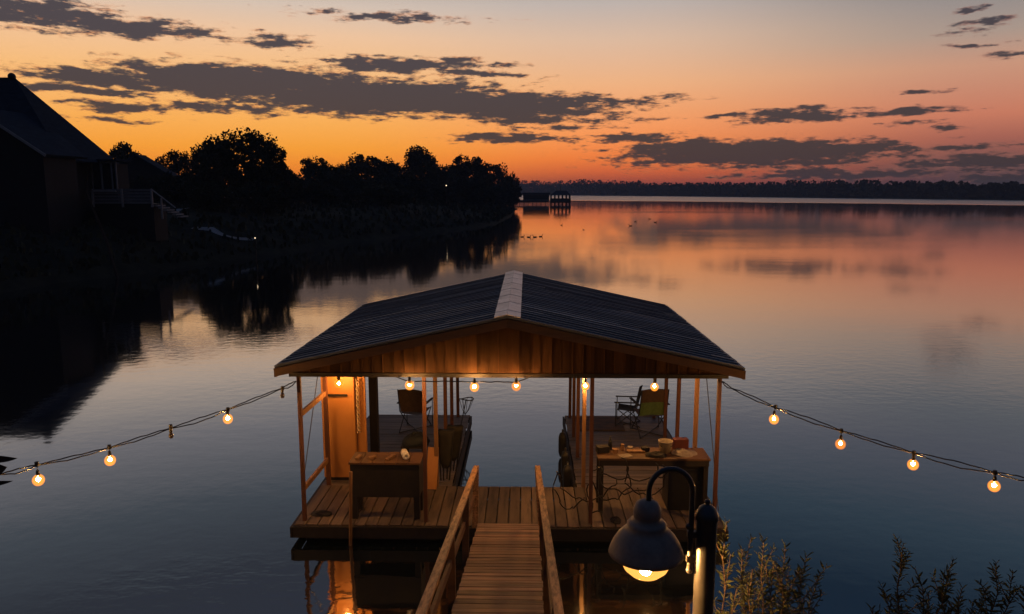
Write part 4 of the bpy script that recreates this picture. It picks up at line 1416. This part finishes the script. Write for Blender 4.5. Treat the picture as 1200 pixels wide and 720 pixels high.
# ------------------------------------------------------------------ far boat dock at the end of the point
fy = on(640, 240).y
def fx(u): return at(u, 230, fy).x
def fz(v): return at(640, v, fy).z
fd = empty("boat_dock", (fx(655), fy, 0), "distant covered boat dock on posts off the tip of the wooded point", "boat dock")
MB().box(fx(600), fx(643), fy, fy + 2.2, fz(237.6), fz(235.4)).build("walkway", M["dark_wood"], fd)
mb = MB()
mb.box(fx(612), fx(645), fy, fy + 5, fz(228.2), fz(226))
mb.build("canopy_roof", M["h_roof"], fd)
MB().box(fx(613), fx(644), fy + 4.6, fy + 4.8, fz(235.5), fz(228.3)).build("canopy_filler", M["h_wall"], fd)  # added dark panel closing the bright gap, in place of far shore and boats
mb = MB()
mb.add([(fx(645), fy - .5, fz(229)), (fx(669.5), fy - .5, fz(229)), (fx(664), fy + 3, fz(223.5)), (fx(652), fy + 3, fz(223.5)), (fx(645), fy + 6.5, fz(229)), (fx(669.5), fy + 6.5, fz(229))],
       [(0, 1, 2, 3), (4, 3, 2, 5), (0, 3, 4), (1, 5, 2), (0, 4, 5, 1)])
mb.build("roof", M["h_roof"], fd)
MB().box(fx(645), fx(669), fy, fy + 6, fz(238), fz(232.8)).build("dock_floor", M["dark_wood"], fd)
for u in (646, 650.5, 655, 659.5, 664, 668):
    for yy in (fy + .1, fy + 5.8):
        MB().box(fx(u) - .24, fx(u) + .24, yy - .14, yy + .14, -1.5, fz(229) - .02).build("post", M["dark_wood"], fd)
for u in (604, 609, 614, 619, 624, 629, 634, 639):
    MB().box(fx(u) - .12, fx(u) + .12, fy + .3, fy + .5, -1.5, fz(235.5) if u < 613 else fz(228.2) - .02).build("post", M["dark_wood"], fd)
MB().bar((fx(602), fy - .1, fz(234.6)), (fx(644), fy - .1, fz(234.6)), .12, .14).build("railing", M["pale_roof"], fd)
MB().tube([(fx(657), fy + 3, fz(224)), (fx(657), fy + 3, fz(218.5))], .1, 6).build("flagpole", M["dark_wood"], fd)
# two moored boats by the dock
for (u, lab) in ((622, "small pale boat moored under the distant dock canopy nearest the point"), (637, "pale boat moored beside the distant dock roof")):
    bx, byy = fx(u), fy + 3.2
    L0, W0 = 2.6, .8
    vs, fs = [], []
    for i in range(9):
        t = i / 8
        w = W0 * math.sin(math.pi * min(.5, t * .5 + .12)) * (1 - max(0, (t - .6) / .4) ** 2)
        zk = .25 * max(0, (t - .5) / .5) ** 2
        for (sx_, zz) in ((-1, 1.5 + zk), (-.75, .95 + zk), (0, .8 + zk * 2), (.75, .95 + zk), (1, 1.5 + zk), (.85, 1.42 + zk), (-.85, 1.42 + zk)):
            vs.append((bx - L0 + 2 * L0 * t, byy + sx_ * w, zz))
    for i in range(8):
        for k in range(7):
            fs.append((i * 7 + k, (i + 1) * 7 + k, (i + 1) * 7 + (k + 1) % 7, i * 7 + (k + 1) % 7))
    fs.append(tuple(range(7)))
    tag(MB().add(vs, fs).build("boat", M["pale_roof"]), lab, "boat", "boats at the distant dock")

# lights showing on the dark shore
for (u, v, Y, lab) in ((553, 229.5, 175, "small lamp glowing on the shore of the wooded point"), (572.5, 247, 158, "lamp near the waterline of the point"),
                       (523, 218, 140, "lamp shining in front of the upright tree"), (462, 222, 125, "lamp right of the wide dome-shaped tree"), (448, 219, 120, "lamp left of another under the wide dome-shaped tree"),
                       (299, 280, 57, "garden lamp beside the lower pale path on the bank")):
    q = at(u, v, Y)
    zb_ = min(bank_h(q.x, Y), q.z - .6) if Y > 60 else bank_h(q.x, Y)
    q.z = max(q.z, zb_ + .35)
    lt = empty("shore_lamp", (q.x, Y, zb_), "tiny " + lab, "lamp", "lamps on the dark shore")
    MB().tube([(q.x, Y, zb_ - .3), (q.x, Y, q.z)], .05, 6).build("pole", M["black"], lt)
    MB().ball((q.x, Y, q.z + .06), (.045 if Y < 60 else .10), 8).build("globe", M["far_light"], lt)

# ------------------------------------------------------------------ birds on the water
def bird_mb():
    mb = MB()
    prof = [(.001, -.30), (.035, -.27), (.085, -.16), (.115, 0), (.105, .13), (.06, .23), (.001, .26)]
    m = MB().lathe(prof, n=12)
    mb.add([(z, x, y * .75 + .05 + max(0, -z - .12) * .45) for (x, y, z) in m.v], m.f, True)
    mb.tube([(.2, 0, .07), (.26, 0, .16), (.27, 0, .26), (.31, 0, .30)], [.05, .034, .03, .034], 8)
    mb.ball((.31, 0, .305), .045, 8, (1.2, 1, 1))
    mb.tube([(.35, 0, .30), (.42, 0, .285)], [.02, .008], 6)
    return mb
proto = None
row = "dark duck swimming in the row of four on the orange water"
birds = [(612, 278, row), (619.5, 278.3, row), (627, 278.2, row), (633.5, 277.6, row), (658, 264.2, "lone dark duck below the distant boat dock"),
         (739, 265, "dark duck swimming at the left end of the loose group on pink water"), (744.5, 260.2, "dark duck just above the leftmost of the loose group"),
         (761.5, 257, "farthest dark duck of the loose group on pink water"), (768, 261, "dark duck at the right end of the loose group"),
         (684, 269.7, "faint small duck between the row of four and the loose group")]
for i, (u, v, lab) in enumerate(birds):
    p = on(u, v)
    if proto is None:
        proto = bird_mb().build("duck", M["feather"]); o = proto
    else:
        o = proto.copy(); col.objects.link(o)
    o.location = (p.x, p.y, -.02)
    s = (.6 if i == 9 else .85) * (1 + .05 * ((i * 7) % 3))
    o.scale = (s, s, s)
    o.rotation_euler.z = (0.2, -.3, 2.8, .4, 1.0, 2.6, .3, 3.0, .1, 2.2)[i]
    tag(o, lab, "duck", "ducks swimming on the lake")
